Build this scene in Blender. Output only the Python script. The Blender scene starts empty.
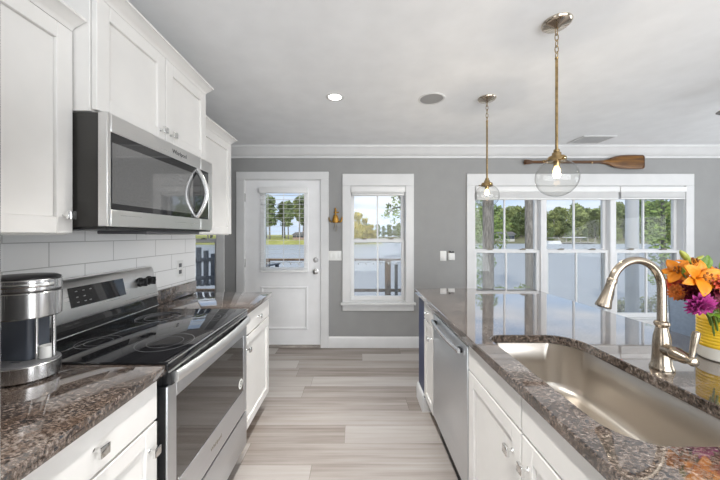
import bpy, bmesh, math, random
from mathutils import Vector, Matrix, noise
PI = math.pi
sc = bpy.context.scene
C = sc.collection
random.seed(7)

# ------------------------------------------------------------------ camera
cam_d = bpy.data.cameras.new('camera')
cam_d.sensor_width = 36.0
cam_d.lens = 36.0 * 294.0 / 720.0
cam_d.shift_x = 4.0 / 720.0
cam_d.shift_y = -5.0 / 720.0
cam_d.clip_start = 0.05
cam_d.clip_end = 1000
cam = bpy.data.objects.new('camera', cam_d)
C.objects.link(cam)
cam.location = (0, 0, 1.37)
cam.rotation_euler = (PI / 2, 0, 0)
sc.camera = cam

# ------------------------------------------------------------------ view
sc.view_settings.view_transform = 'Standard'
sc.view_settings.look = 'None'
sc.view_settings.exposure = 0.12
sc.view_settings.gamma = 1.0
sc.view_settings.use_curve_mapping = False

# ------------------------------------------------------------------ world: pale blue sky with thin cloud
w = bpy.data.worlds.new('sky_world')
sc.world = w
w.use_nodes = True
nt = w.node_tree
for n in list(nt.nodes):
    nt.nodes.remove(n)
def wn(t, **k):
    n = nt.nodes.new(t)
    for a, b in k.items():
        setattr(n, a, b)
    return n
tc = wn('ShaderNodeTexCoord')
sep = wn('ShaderNodeSeparateXYZ')
nt.links.new(tc.outputs['Generated'], sep.inputs[0])
ramp = wn('ShaderNodeValToRGB')
nt.links.new(sep.outputs['Z'], ramp.inputs[0])
e = ramp.color_ramp.elements
e[0].position = 0.0; e[0].color = (0.58, 0.68, 0.83, 1)
e[1].position = 0.5; e[1].color = (0.36, 0.55, 0.86, 1)
mp = wn('ShaderNodeMapping')
mp.inputs['Scale'].default_value = (2.2, 2.2, 9.0)
nt.links.new(tc.outputs['Generated'], mp.inputs[0])
nz = wn('ShaderNodeTexNoise')
nz.inputs['Scale'].default_value = 2.0
nz.inputs['Detail'].default_value = 7.0
nt.links.new(mp.outputs[0], nz.inputs[0])
cr = wn('ShaderNodeValToRGB')
cr.color_ramp.elements[0].position = 0.38
cr.color_ramp.elements[1].position = 0.66
nt.links.new(nz.outputs[0], cr.inputs[0])
mx = wn('ShaderNodeMix', data_type='RGBA')
nt.links.new(cr.outputs[0], mx.inputs[0])
nt.links.new(ramp.outputs[0], mx.inputs[6])
mx.inputs[7].default_value = (0.80, 0.83, 0.88, 1)
bg = wn('ShaderNodeBackground')
bg.inputs[1].default_value = 1.2
nt.links.new(mx.outputs[2], bg.inputs[0])
wo = wn('ShaderNodeOutputWorld')
nt.links.new(bg.outputs[0], wo.inputs[0])

# ------------------------------------------------------------------ sun (behind the house, over the lake's far shore)
def lamp(name, kind, loc, rot, energy, color=(1, 1, 1), **k):
    d = bpy.data.lights.new(name, kind)
    d.energy = energy
    d.color = color
    for a, b in k.items():
        setattr(d, a, b)
    o = bpy.data.objects.new(name, d)
    C.objects.link(o)
    o.location = loc
    o.rotation_euler = rot
    return o
lamp('sun', 'SUN', (0, -10, 20), (math.radians(48), 0, math.radians(-25)), 2.2, (1.0, 0.93, 0.80), angle=0.02)
# fill lights added out of view, behind the camera and at right, tilted up
lamp('fill_behind', 'AREA', (2.0, -2.55, 1.25), (math.radians(110), 0, 0), 178, (0.955, 0.98, 1.0), shape='RECTANGLE', size=4.6, size_y=2.2)
lamp('fill_side', 'AREA', (5.30, 1.05, 1.35), (math.radians(152), 0, math.radians(90)), 46, (0.955, 0.98, 1.0), shape='RECTANGLE', size=2.5, size_y=1.7)
CAN_POWER = 8.5

# ------------------------------------------------------------------ material helpers
MATS = {}
class MT:
    """a small node-tree builder"""
    def __init__(s, name):
        s.m = bpy.data.materials.new(name)
        s.m.use_nodes = True
        s.t = s.m.node_tree
        s.b = s.t.nodes['Principled BSDF']
        s.out = s.t.nodes['Material Output']
        MATS[name] = s.m
    def n(s, t, ins=None, **k):
        nd = s.t.nodes.new(t)
        for a, b in k.items():
            setattr(nd, a, b)
        for a, b in (ins or {}).items():
            if hasattr(b, 'is_linked') or isinstance(b, bpy.types.NodeSocket):
                s.t.links.new(b, nd.inputs[a])
            else:
                nd.inputs[a].default_value = b
        return nd
    def l(s, a, b):
        s.t.links.new(a, b)
    def p(s, **k):
        for a, b in k.items():
            i = s.b.inputs[a.replace('_', ' ')]
            if isinstance(b, bpy.types.NodeSocket):
                s.l(b, i)
            else:
                i.default_value = b
    def coord(s, scale=(1, 1, 1), kind='Object'):
        tcn = s.n('ShaderNodeTexCoord')
        m = s.n('ShaderNodeMapping', {0: tcn.outputs[kind], 'Scale': scale})
        return m.outputs[0]
    def noise(s, vec, scale, detail=4, rough=0.5):
        return s.n('ShaderNodeTexNoise', {'Vector': vec, 'Scale': scale, 'Detail': detail, 'Roughness': rough})
    def ramp(s, fac, stops):
        r = s.n('ShaderNodeValToRGB', {0: fac})
        el = r.color_ramp.elements
        while len(el) < len(stops):
            el.new(0.5)
        for i, (pos, col) in enumerate(stops):
            el[i].position = pos
            el[i].color = (*col, 1) if len(col) == 3 else col
        return r.outputs[0]
    def bump(s, h, strength=0.1, dist=0.002):
        b = s.n('ShaderNodeBump', {'Height': h, 'Strength': strength, 'Distance': dist})
        s.l(b.outputs[0], s.b.inputs['Normal'])
    def math(s, op, a, b=0.0):
        return s.n('ShaderNodeMath', {0: a, 1: b}, operation=op).outputs[0]

def simple(name, col, rough=0.5, metal=0.0, var=0.03, scale=6.0, bump=0.0, bscale=60.0, **k):
    """plain material with a faint procedural variation"""
    m = MT(name)
    v = m.coord()
    nz_ = m.noise(v, scale, 3)
    lo = tuple(max(0, c * (1 - var)) for c in col)
    hi = tuple(min(1, c * (1 + var)) for c in col)
    m.p(Base_Color=m.ramp(nz_.outputs[0], [(0.3, lo), (0.7, hi)]), Roughness=rough, Metallic=metal)
    if bump:
        m.bump(m.noise(v, bscale, 3).outputs[0], bump)
    m.p(**k)
    return m.m

simple('wall_grey', (0.305, 0.305, 0.30), 0.75, bump=0.04, bscale=180)
simple('ceiling_white', (0.85, 0.86, 0.87), 0.85, bump=0.04, bscale=120)
simple('trim_white', (0.68, 0.68, 0.675), 0.38)
simple('cabinet_white', (0.745, 0.73, 0.705), 0.36)
simple('door_white', (0.84, 0.84, 0.84), 0.4)
simple('toe_black', (0.02, 0.02, 0.02), 0.6)
simple('toe_wood', (0.40, 0.24, 0.11), 0.6, var=0.2)
simple('navy', (0.030, 0.045, 0.115), 0.42)
simple('black_plastic', (0.012, 0.012, 0.013), 0.35)
simple('grey_plastic', (0.10, 0.10, 0.105), 0.4)
simple('dark_body', (0.035, 0.033, 0.03), 0.45)
simple('slate_plastic', (0.075, 0.085, 0.105), 0.38)
simple('vinyl_white', (0.74, 0.74, 0.74), 0.35)
simple('blind_white', (0.80, 0.80, 0.79), 0.5)
simple('plate_white', (0.78, 0.78, 0.76), 0.35)
simple('sticker_white', (0.8, 0.8, 0.76), 0.5)
simple('ink', (0.05, 0.05, 0.055), 0.5)
simple('chrome', (0.80, 0.80, 0.79), 0.14, 1.0)
simple('satin_nickel', (0.45, 0.44, 0.43), 0.3, 1.0)
simple('brass_old', (0.36, 0.255, 0.125), 0.22, 1.0, var=0.35, scale=40)
simple('nickel_polished', (0.60, 0.53, 0.44), 0.08, 1.0, var=0.05)
simple('gold_paint', (0.42, 0.22, 0.035), 0.4, 0.6, var=0.5, scale=60)
simple('pewter', (0.28, 0.25, 0.2), 0.4, 0.6)
simple('speaker_grey', (0.34, 0.34, 0.34), 0.8, bump=0.3, bscale=400)
simple('vent_grey', (0.42, 0.42, 0.42), 0.6)
simple('fan_wood', (0.16, 0.15, 0.14), 0.5)
simple('stool_fabric', (0.21, 0.27, 0.36), 0.8, var=0.08, scale=80, bump=0.15, bscale=500)
simple('stool_wood', (0.05, 0.045, 0.04), 0.45)
simple('terracotta_white', (0.83, 0.80, 0.72), 0.3)
simple('jar_yellow', (0.86, 0.56, 0.03), 0.25, var=0.06, scale=30)
simple('lily_orange', (0.86, 0.27, 0.006), 0.5, var=0.25, scale=25)
simple('petal_crimson', (0.16, 0.006, 0.028), 0.6, var=0.5, scale=40)
simple('petal_purple', (0.33, 0.02, 0.17), 0.6, var=0.5, scale=50)
simple('petal_rust', (0.62, 0.17, 0.02), 0.6, var=0.5, scale=40)
simple('petal_coral', (0.68, 0.10, 0.045), 0.6, var=0.4, scale=40)
simple('stem_green', (0.10, 0.16, 0.02), 0.5, var=0.3, scale=30)
simple('leaf_green', (0.15, 0.27, 0.02), 0.42, var=0.3, scale=30)
simple('bud_green', (0.36, 0.38, 0.06), 0.45, var=0.2, scale=30)
simple('stamen', (0.30, 0.10, 0.01), 0.7)
simple('column_paint', (0.52, 0.53, 0.55), 0.6)
simple('deck_wood', (0.33, 0.30, 0.27), 0.8, var=0.2, scale=12)
simple('rail_wood', (0.17, 0.105, 0.06), 0.7, var=0.3, scale=14)
simple('rail_dark', (0.07, 0.07, 0.075), 0.5)
simple('patio_paint', (0.075, 0.09, 0.12), 0.5)
simple('grill_black', (0.05, 0.052, 0.06), 0.5)
simple('bulb_plastic', (0.75, 0.75, 0.75), 0.3)
simple('house_wall', (0.62, 0.60, 0.58), 0.8)
simple('house_brick', (0.46, 0.33, 0.28), 0.8)
simple('house_roof', (0.20, 0.19, 0.20), 0.8)
simple('house_glass', (0.05, 0.06, 0.08), 0.15)
simple('boat_white', (0.80, 0.80, 0.80), 0.4)
simple('dock_wood', (0.40, 0.37, 0.33), 0.8, var=0.2)
simple('lawn', (0.42, 0.40, 0.10), 0.9, var=0.3, scale=0.3)
simple('bank_soil', (0.20, 0.19, 0.10), 0.95, var=0.4, scale=1.0)
simple('leaf_pine', (0.22, 0.27, 0.115), 0.7, var=0.5, scale=0.6)
simple('leaf_oak', (0.30, 0.34, 0.13), 0.7, var=0.5, scale=0.6)
simple('leaf_autumn', (0.60, 0.50, 0.12), 0.7, var=0.4, scale=0.8)
simple('leaf_near', (0.24, 0.33, 0.09), 0.6, var=0.5, scale=2.0)
simple('leaf_bush', (0.26, 0.28, 0.14), 0.7, var=0.5, scale=2.0)

def _bark():
    m = MT('bark')
    v = m.coord((6, 6, 1.2))
    a = m.noise(v, 3.5, 6, 0.65)
    m.p(Base_Color=m.ramp(a.outputs[0], [(0.3, (0.12, 0.11, 0.10)), (0.62, (0.34, 0.31, 0.285)), (0.8, (0.46, 0.42, 0.39))]), Roughness=0.9)
    m.bump(a.outputs[0], 0.7, 0.03)
_bark()

def _granite():
    m = MT('granite')
    v = m.coord()
    stretch = m.n('ShaderNodeMapping', {0: v, 'Rotation': (0, 0, 0.65), 'Scale': (1.0, 1.7, 1.0)}).outputs[0]
    a = m.noise(stretch, 82, 8, 0.76)
    big = m.noise(stretch, 5, 3, 0.5)
    fac = m.math('ADD', m.math('MULTIPLY', a.outputs[0], 0.80), m.math('MULTIPLY', big.outputs[0], 0.20))
    col = m.ramp(fac, [(0.36, (0.006, 0.006, 0.007)), (0.45, (0.028, 0.021, 0.018)), (0.505, (0.100, 0.073, 0.058)), (0.57, (0.215, 0.172, 0.146)), (0.69, (0.46, 0.43, 0.40))])
    vo = m.n('ShaderNodeTexVoronoi', {'Vector': v, 'Scale': 150.0})
    sp = m.ramp(vo.outputs['Color'], [(0.12, (1, 1, 1)), (0.2, (0, 0, 0))])
    mixn = m.n('ShaderNodeMix', {0: sp, 6: col, 7: (0.035, 0.035, 0.04, 1)}, data_type='RGBA')
    rust = m.ramp(m.noise(v, 11, 4).outputs[0], [(0.56, (0, 0, 0)), (0.72, (0.55, 0.55, 0.55))])
    mix2 = m.n('ShaderNodeMix', {0: rust, 6: mixn.outputs[2], 7: (0.12, 0.075, 0.05, 1)}, data_type='RGBA')
    m.p(Base_Color=mix2.outputs[2], Roughness=0.06, Specular_IOR_Level=0.5, Coat_Weight=1.0, Coat_Roughness=0.02, Coat_IOR=1.75)
_granite()

def _steel(name, axis, col=(0.60, 0.595, 0.585), rough=0.27, bump=0.03):
    m = MT(name)
    s = [260, 260, 260]
    s[axis] = 3
    a = m.noise(m.coord(tuple(s)), 1.0, 3)
    m.p(Base_Color=(*col, 1), Metallic=1.0, Roughness=m.ramp(a.outputs[0], [(0.3, (rough - (.05 if bump else .01),) * 3), (0.7, (rough + (.06 if bump else .01),) * 3)]))
    if bump:
        m.bump(a.outputs[0], bump, 0.0005)
_steel('steel_h', 1, (0.74, 0.735, 0.725), 0.32)                    # grain along Y (appliance fronts)
_steel('steel_door', 1, (0.70, 0.72, 0.745), 0.36)
_steel('steel_sink', 1, (0.58, 0.535, 0.48), 0.32, 0)
_steel('handle_steel', 1, (0.84, 0.84, 0.83), 0.42)
_steel('steel_v', 2, (0.72, 0.71, 0.70), 0.22)
_steel('faucet_nickel', 2, (0.42, 0.355, 0.28), 0.24, 0)

def _black_glass():
    m = MT('black_glass')
    m.p(Base_Color=(0.012, 0.012, 0.013, 1), Roughness=0.03, Specular_IOR_Level=0.5, Coat_Weight=0.5, Coat_Roughness=0.01, Coat_IOR=1.45)
    m = MT('oven_glass')
    m.p(Base_Color=(0.014, 0.012, 0.011, 1), Roughness=0.03, Specular_IOR_Level=1.0, Coat_Weight=0.6, Coat_Roughness=0.03)
    m = MT('mesh_glass')
    d = m.n('ShaderNodeTexVoronoi', {'Vector': m.coord(), 'Scale': 420.0})
    m.p(Base_Color=m.ramp(d.outputs['Distance'], [(0.2, (0.04, 0.04, 0.04)), (0.5, (0.10, 0.10, 0.10))]), Roughness=0.12, Specular_IOR_Level=0.5, Coat_Weight=1.0, Coat_Roughness=0.01, Coat_IOR=1.8)
_black_glass()

def _cooktop():
    m = MT('cooktop_glass')
    sp = m.noise(m.coord(), 900, 1)
    m.p(Base_Color=m.ramp(sp.outputs[0], [(0.55, (0.008, 0.008, 0.009)), (0.75, (0.03, 0.03, 0.033))]), Roughness=0.04, Specular_IOR_Level=0.8)
_cooktop()

def _pane(name, tint, refl=0.6):
    m = MT(name)
    m.t.nodes.remove(m.b)
    lw = m.n('ShaderNodeLayerWeight', {'Blend': 0.5})
    f = m.math('ADD', 0.012, m.math('MULTIPLY', m.math('POWER', lw.outputs['Facing'], 5.0), refl))
    tr = m.n('ShaderNodeBsdfTransparent', {'Color': (*tint, 1)})
    gl = m.n('ShaderNodeBsdfGlossy', {'Color': (1, 1, 1, 1), 'Roughness': 0.01})
    ms = m.n('ShaderNodeMixShader', {0: f, 1: tr.outputs[0], 2: gl.outputs[0]})
    m.l(ms.outputs[0], m.out.inputs[0])
_pane('window_glass', (0.97, 0.98, 0.98), 0.5)

def _globe():
    m = MT('globe_glass')
    m.t.nodes.remove(m.b)
    lw = m.n('ShaderNodeLayerWeight', {'Blend': 0.5})
    fc = lw.outputs['Facing']
    tint = m.ramp(fc, [(0.0, (0.95, 0.95, 0.94)), (0.6, (0.90, 0.90, 0.89)), (1.0, (0.70, 0.70, 0.69))])
    tr = m.n('ShaderNodeBsdfTransparent', {'Color': tint})
    gl = m.n('ShaderNodeBsdfGlossy', {'Roughness': 0.01})
    f = m.math('ADD', 0.04, m.math('MULTIPLY', m.math('POWER', fc, 5.0), 0.75))
    ms = m.n('ShaderNodeMixShader', {0: f, 1: tr.outputs[0], 2: gl.outputs[0]})
    m.l(ms.outputs[0], m.out.inputs[0])
_globe()

def _screen():
    m = MT('insect_screen')
    m.t.nodes.remove(m.b)
    tr = m.n('ShaderNodeBsdfTransparent')
    df = m.n('ShaderNodeBsdfDiffuse', {'Color': (0.55, 0.56, 0.58, 1)})
    ms = m.n('ShaderNodeMixShader', {0: 0.16, 1: tr.outputs[0], 2: df.outputs[0]})
    m.l(ms.outputs[0], m.out.inputs[0])
_screen()

def _emit(name, col, s):
    m = MT(name)
    m.p(Base_Color=(*col, 1), Emission_Color=(*col, 1), Emission_Strength=s)
_emit('bulb_glow', (1.0, 0.66, 0.30), 4.0)
_emit('can_glow', (1.0, 0.97, 0.90), 6.0)

def _tile():
    m = MT('subway_tile')
    tcn = m.n('ShaderNodeTexCoord')
    sp = m.n('ShaderNodeSeparateXYZ', {0: tcn.outputs['Object']})
    cb = m.n('ShaderNodeCombineXYZ', {0: sp.outputs['Y'], 1: sp.outputs['Z']})
    mpn = m.n('ShaderNodeMapping', {0: cb.outputs[0], 'Location': (TILE_DY, TILE_DZ, 0)})
    br = m.n('ShaderNodeTexBrick', {'Vector': mpn.outputs[0], 'Color1': (0.90, 0.90, 0.895, 1), 'Color2': (0.87, 0.875, 0.87, 1), 'Mortar': (0.50, 0.50, 0.49, 1),
                                    'Scale': 1.0, 'Mortar Size': 0.0022, 'Mortar Smooth': 0.2, 'Brick Width': 0.33, 'Row Height': 0.105})
    br.offset = 0.5
    m.p(Base_Color=br.outputs['Color'], Roughness=m.ramp(br.outputs['Fac'], [(0, (0.10,) * 3), (1, (0.7,) * 3)]))
    inv = m.math('SUBTRACT', 1.0, br.outputs['Fac'])
    wav = m.noise(m.coord(), 9, 2)
    m.bump(m.math('ADD', inv, m.math('MULTIPLY', wav.outputs[0], 0.25)), 0.35, 0.003)
TILE_DY, TILE_DZ = -1.24 + 0.33 * 6, -0.919 + 0.105 * 10
_tile()

def _floor():
    m = MT('plank_floor')
    tcn = m.n('ShaderNodeTexCoord')
    sp = m.n('ShaderNodeSeparateXYZ', {0: tcn.outputs['Object']})
    X, Y = sp.outputs['X'], sp.outputs['Y']
    rowf = m.math('DIVIDE', m.math('ADD', Y, -1.751 + 0.182 * 60), 0.182)
    row = m.math('FLOOR', rowf)
    rn = m.n('ShaderNodeTexWhiteNoise', {1: row}, noise_dimensions='1D')
    colf = m.math('ADD', m.math('DIVIDE', X, 1.45), m.math('MULTIPLY', rn.outputs[0], 7.0))
    col = m.math('FLOOR', colf)
    cid = m.n('ShaderNodeCombineXYZ', {0: row, 1: col})
    pr = m.n('ShaderNodeTexWhiteNoise', {'Vector': cid.outputs[0]}, noise_dimensions='2D')
    # grain, shifted plank by plank
    off = m.n('ShaderNodeCombineXYZ', {0: m.math('MULTIPLY', pr.outputs[0], 40.0), 1: m.math('MULTIPLY', rn.outputs[0], 31.0)})
    vec = m.n('ShaderNodeVectorMath', {0: tcn.outputs['Object'], 1: off.outputs[0]}, operation='ADD').outputs[0]
    g1 = m.noise(m.n('ShaderNodeMapping', {0: vec, 'Scale': (1.1, 30, 1)}).outputs[0], 1.0, 6, 0.6)
    g2 = m.noise(m.n('ShaderNodeMapping', {0: vec, 'Scale': (0.9, 7, 1)}).outputs[0], 1.0, 3, 0.5)
    f = m.math('ADD', m.math('MULTIPLY', pr.outputs[0], 0.35), m.math('ADD', m.math('MULTIPLY', g1.outputs[0], 0.46), m.math('MULTIPLY', g2.outputs[0], 0.40)))
    c = m.ramp(f, [(0.28, (0.115, 0.092, 0.078)), (0.44, (0.225, 0.190, 0.165)), (0.58, (0.335, 0.300, 0.275)), (0.78, (0.43, 0.402, 0.38))])
    # seams
    fr_y = m.math('FRACT', rowf)
    fr_x = m.math('FRACT', colf)
    sy = m.math('LESS_THAN', fr_y, 0.014)
    sx = m.math('LESS_THAN', fr_x, 0.002)
    seam = m.math('MAXIMUM', sy, sx)
    cm = m.n('ShaderNodeMix', {0: m.math('MULTIPLY', seam, 0.55), 6: c, 7: (0.09, 0.07, 0.055, 1)}, data_type='RGBA')
    m.p(Base_Color=cm.outputs[2], Roughness=m.ramp(g1.outputs[0], [(0.3, (0.36,) * 3), (0.7, (0.46,) * 3)]))
    m.bump(g1.outputs[0], 0.10, 0.002)
_floor()

def _water():
    m = MT('lake_water')
    a = m.noise(m.coord((0.30, 1.1, 1)), 1.0, 5, 0.6)
    m.p(Base_Color=(0.40, 0.41, 0.43, 1), Roughness=0.35, Specular_IOR_Level=0.25)
    m.bump(a.outputs[0], 0.6, 0.25)
_water()

def _oar():
    m = MT('oar_wood')
    v = m.coord((2.5, 30, 30))
    a = m.noise(v, 1.5, 6, 0.6)
    m.p(Base_Color=m.ramp(a.outputs[0], [(0.3, (0.045, 0.018, 0.006)), (0.55, (0.19, 0.080, 0.012)), (0.75, (0.34, 0.16, 0.024))]), Roughness=0.35)
    m = MT('oar_shaft')
    a = m.noise(m.coord((2.5, 30, 30)), 1.5, 4)
    m.p(Base_Color=m.ramp(a.outputs[0], [(0.3, (0.055, 0.024, 0.010)), (0.7, (0.15, 0.065, 0.02))]), Roughness=0.4)
_oar()

def M(n):
    return MATS[n]

# ------------------------------------------------------------------ geometry helpers
WL = {}                                   # world origin of every object we build
class MB:
    """collects shapes in world coordinates; build() links them as ONE mesh object"""
    def __init__(s):
        s.bm = bmesh.new()
    def box(s, x0, x1, y0, y1, z0, z1, bev=0.0, seg=2):
        t = bmesh.new()
        bmesh.ops.create_cube(t, size=1.0)
        for v in t.verts:
            v.co = Vector(((x0 + x1) / 2 + v.co.x * (x1 - x0), (y0 + y1) / 2 + v.co.y * (y1 - y0), (z0 + z1) / 2 + v.co.z * (z1 - z0)))
        if bev > 0:
            bmesh.ops.bevel(t, geom=list(t.edges), offset=bev, segments=seg, profile=0.5, affect='EDGES')
        s.add(t)
        return s
    def add(s, t, mat=None):
        me = bpy.data.meshes.new('tmp')
        t.to_mesh(me)
        t.free()
        if mat is not None:
            me.transform(mat)
        s.bm.from_mesh(me)
        bpy.data.meshes.remove(me)
        return s
    def lathe(s, c, prof, axis='z', n=40, sx=1.0, sy=1.0, rot=None):
        """prof: list of (radius, height)"""
        t = bmesh.new()
        rings = []
        for r, h in prof:
            if r < 1e-6:
                rings.append([t.verts.new((0, 0, h))])
            else:
                rings.append([t.verts.new((r * sx * math.cos(2 * PI * i / n), r * sy * math.sin(2 * PI * i / n), h)) for i in range(n)])
        for a, b in zip(rings, rings[1:]):
            if len(a) == 1 and len(b) == 1:
                continue
            for i in range(n):
                j = (i + 1) % n
                if len(a) == 1:
                    t.faces.new((a[0], b[i], b[j]))
                elif len(b) == 1:
                    t.faces.new((a[i], b[0], a[j]))
                else:
                    t.faces.new((a[i], b[i], b[j], a[j]))
        bmesh.ops.recalc_face_normals(t, faces=t.faces)
        mat = Matrix.Translation(Vector(c))
        if axis == 'x':
            mat = mat @ Matrix.Rotation(PI / 2, 4, 'Y')
        elif axis == '-y':
            mat = mat @ Matrix.Rotation(PI / 2, 4, 'X')
        elif axis == '-x':
            mat = mat @ Matrix.Rotation(-PI / 2, 4, 'Y')
        if rot is not None:
            mat = mat @ rot
        return s.add(t, mat)
    def tube(s, pts, r, n=16, caps=True, flat=(1.0, 1.0), up=None):
        """sweep a (possibly elliptical) section along pts; r number or list"""
        pts = [Vector(p) for p in pts]
        m = len(pts)
        rs = r if isinstance(r, (list, tuple)) else [r] * m
        t = bmesh.new()
        tang = []
        for i in range(m):
            a = pts[max(0, i - 1)]
            b = pts[min(m - 1, i + 1)]
            tang.append((b - a).normalized())
        ref = Vector(up) if up is not None else (Vector((0, 0, 1)) if abs(tang[0].z) < 0.9 else Vector((0, 1, 0)))
        u = tang[0].cross(ref).normalized()
        rings = []
        for i in range(m):
            u = (u - tang[i] * u.dot(tang[i]))
            u.normalize()
            v = tang[i].cross(u)
            rings.append([t.verts.new(pts[i] + u * rs[i] * flat[0] * math.cos(2 * PI * k / n) + v * rs[i] * flat[1] * math.sin(2 * PI * k / n)) for k in range(n)])
        for a, b in zip(rings, rings[1:]):
            for i in range(n):
                j = (i + 1) % n
                t.faces.new((a[i], a[j], b[j], b[i]))
        if caps:
            t.faces.new(rings[0][::-1])
            t.faces.new(rings[-1])
        bmesh.ops.recalc_face_normals(t, faces=t.faces)
        return s.add(t)
    def prism(s, poly, a0, a1, axis='y'):
        """extrude a 2-D polygon: axis y -> poly is (x,z); x -> (y,z); z -> (x,y)"""
        t = bmesh.new()
        def pt(p, a):
            return (p[0], a, p[1]) if axis == 'y' else ((a, p[0], p[1]) if axis == 'x' else (p[0], p[1], a))
        A = [t.verts.new(pt(p, a0)) for p in poly]
        B = [t.verts.new(pt(p, a1)) for p in poly]
        t.faces.new(A)
        t.faces.new(B[::-1])
        for i in range(len(poly)):
            j = (i + 1) % len(poly)
            t.faces.new((A[i], B[i], B[j], A[j]))
        bmesh.ops.recalc_face_normals(t, faces=t.faces)
        return s.add(t)
    def sphere(s, c, r, sc3=(1, 1, 1), sub=2, rot=None):
        t = bmesh.new()
        bmesh.ops.create_icosphere(t, subdivisions=sub, radius=r)
        mat = Matrix.Translation(Vector(c))
        if rot is not None:
            mat = mat @ rot
        return s.add(t, mat @ Matrix.Diagonal((*sc3, 1)))
    def loft(s, loops, closed=True, cap0=False, cap1=False):
        t = bmesh.new()
        R = [[t.verts.new(p) for p in lp] for lp in loops]
        n = len(R[0])
        for a, b in zip(R, R[1:]):
            for i in range(n if closed else n - 1):
                j = (i + 1) % n
                t.faces.new((a[i], a[j], b[j], b[i]))
        if cap0:
            t.faces.new(R[0][::-1])
        if cap1:
            t.faces.new(R[-1])
        bmesh.ops.recalc_face_normals(t, faces=t.faces)
        return s.add(t)
    def build(s, name, mat, parent=None, smooth=35, bevel=0.0, solid=0.0, origin=None):
        me = bpy.data.meshes.new(name)
        s.bm.normal_update()
        s.bm.to_mesh(me)
        s.bm.free()
        if parent is not None:
            org = WL[parent.name]
        elif origin is not None:
            org = Vector(origin)
        else:
            xs = [v.co for v in me.vertices]
            org = Vector(((min(v.x for v in xs) + max(v.x for v in xs)) / 2, (min(v.y for v in xs) + max(v.y for v in xs)) / 2, min(v.z for v in xs)))
        me.transform(Matrix.Translation(-org))
        me.materials.append(M(mat) if isinstance(mat, str) else mat)
        if smooth:
            for p in me.polygons:
                p.use_smooth = True
            me.set_sharp_from_angle(angle=math.radians(smooth))
        o = bpy.data.objects.new(name, me)
        C.objects.link(o)
        if parent is not None:
            o.parent = parent
        else:
            o.location = org
        WL[o.name] = org
        if bevel > 0:
            b = o.modifiers.new('bevel', 'BEVEL')
            b.width = bevel
            b.segments = 2
            b.limit_method = 'ANGLE'
            b.angle_limit = math.radians(40)
        if solid:
            b = o.modifiers.new('solid', 'SOLIDIFY')
            b.thickness = solid
            b.offset = 0
        return o

def tag(o, label=None, cat=None, group=None, kind=None):
    if label: o['label'] = label
    if cat: o['category'] = cat
    if group: o['group'] = group
    if kind: o['kind'] = kind
    return o
def thing(name, loc, label, cat, group=None, kind=None):
    o = bpy.data.objects.new(name, None)
    o.empty_display_size = 0.05
    C.objects.link(o)
    o.location = loc
    WL[o.name] = Vector(loc)
    return tag(o, label, cat, group, kind)
def struct_empty(name, loc):
    o = bpy.data.objects.new(name, None)
    C.objects.link(o)
    o.location = loc
    WL[o.name] = Vector(loc)
    o['kind'] = 'structure'
    return o
def copy_tree(o, parent=None, loc=None):
    c = o.copy()
    C.objects.link(c)
    if parent is not None:
        c.parent = parent
    if loc is not None:
        c.location = loc
    for ch in list(o.children):
        copy_tree(ch, c)
    return c
def bez(p0, p1, p2, p3, n=12):
    out = []
    for i in range(n + 1):
        t = i / n
        out.append(Vector(p0) * (1 - t) ** 3 + Vector(p1) * 3 * t * (1 - t) ** 2 + Vector(p2) * 3 * t * t * (1 - t) + Vector(p3) * t ** 3)
    return out
def rrect(x0, x1, y0, y1, rads, z, n=8):
    """rounded rectangle loop, corners in order (x1,y1),(x0,y1),(x0,y0),(x1,y0)"""
    if not isinstance(rads, (list, tuple)):
        rads = [rads] * 4
    cs = [(x1, y1, 0), (x0, y1, 90), (x0, y0, 180), (x1, y0, 270)]
    sg = [(-1, -1), (1, -1), (1, 1), (-1, 1)]
    out = []
    for (cx, cy, a0), (sx, sy), r in zip(cs, sg, rads):
        for k in range(n + 1):
            a = math.radians(a0 + 90 * k / n)
            out.append((cx + sx * r + r * math.cos(a), cy + sy * r + r * math.sin(a), z))
    return out

# ================================================================== THE ROOM
YB = 3.58          # inner face of the far wall
CZ = 2.44          # ceiling height
XL = -1.303        # kitchen's left wall
XR = 5.40
YN = -2.60         # wall behind the camera
tag(MB().box(-2.7, XR + .1, YN - .1, YB + .14, -0.08, 0).build('floor', 'plank_floor', smooth=0, origin=(0, 0, 0)), kind='structure')
tag(MB().box(-2.7, XR + .1, YN - .1, YB + .14, CZ, CZ + .12).build('ceiling', 'ceiling_white', smooth=0), kind='structure')

def wall_with_holes(name, axis, a0, a1, t0, t1, holes, mat='wall_grey'):
    """axis 'x': wall runs along x, thickness t0..t1 in y. holes: (a0,a1,z0,z1)"""
    mb = MB()
    cuts = sorted({a0, a1, *[h[0] for h in holes], *[h[1] for h in holes]})
    for u0, u1 in zip(cuts, cuts[1:]):
        hs = sorted([(h[2], h[3]) for h in holes if h[0] <= u0 + 1e-6 and h[1] >= u1 - 1e-6])
        z = 0.0
        for b, t in hs + [(CZ, CZ)]:
            if b > z + 1e-6:
                if axis == 'x':
                    mb.box(u0, u1, t0, t1, z, b)
                else:
                    mb.box(t0, t1, u0, u1, z, b)
            z = max(z, t)
    return tag(mb.build(name, mat, smooth=0), kind='structure')

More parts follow.
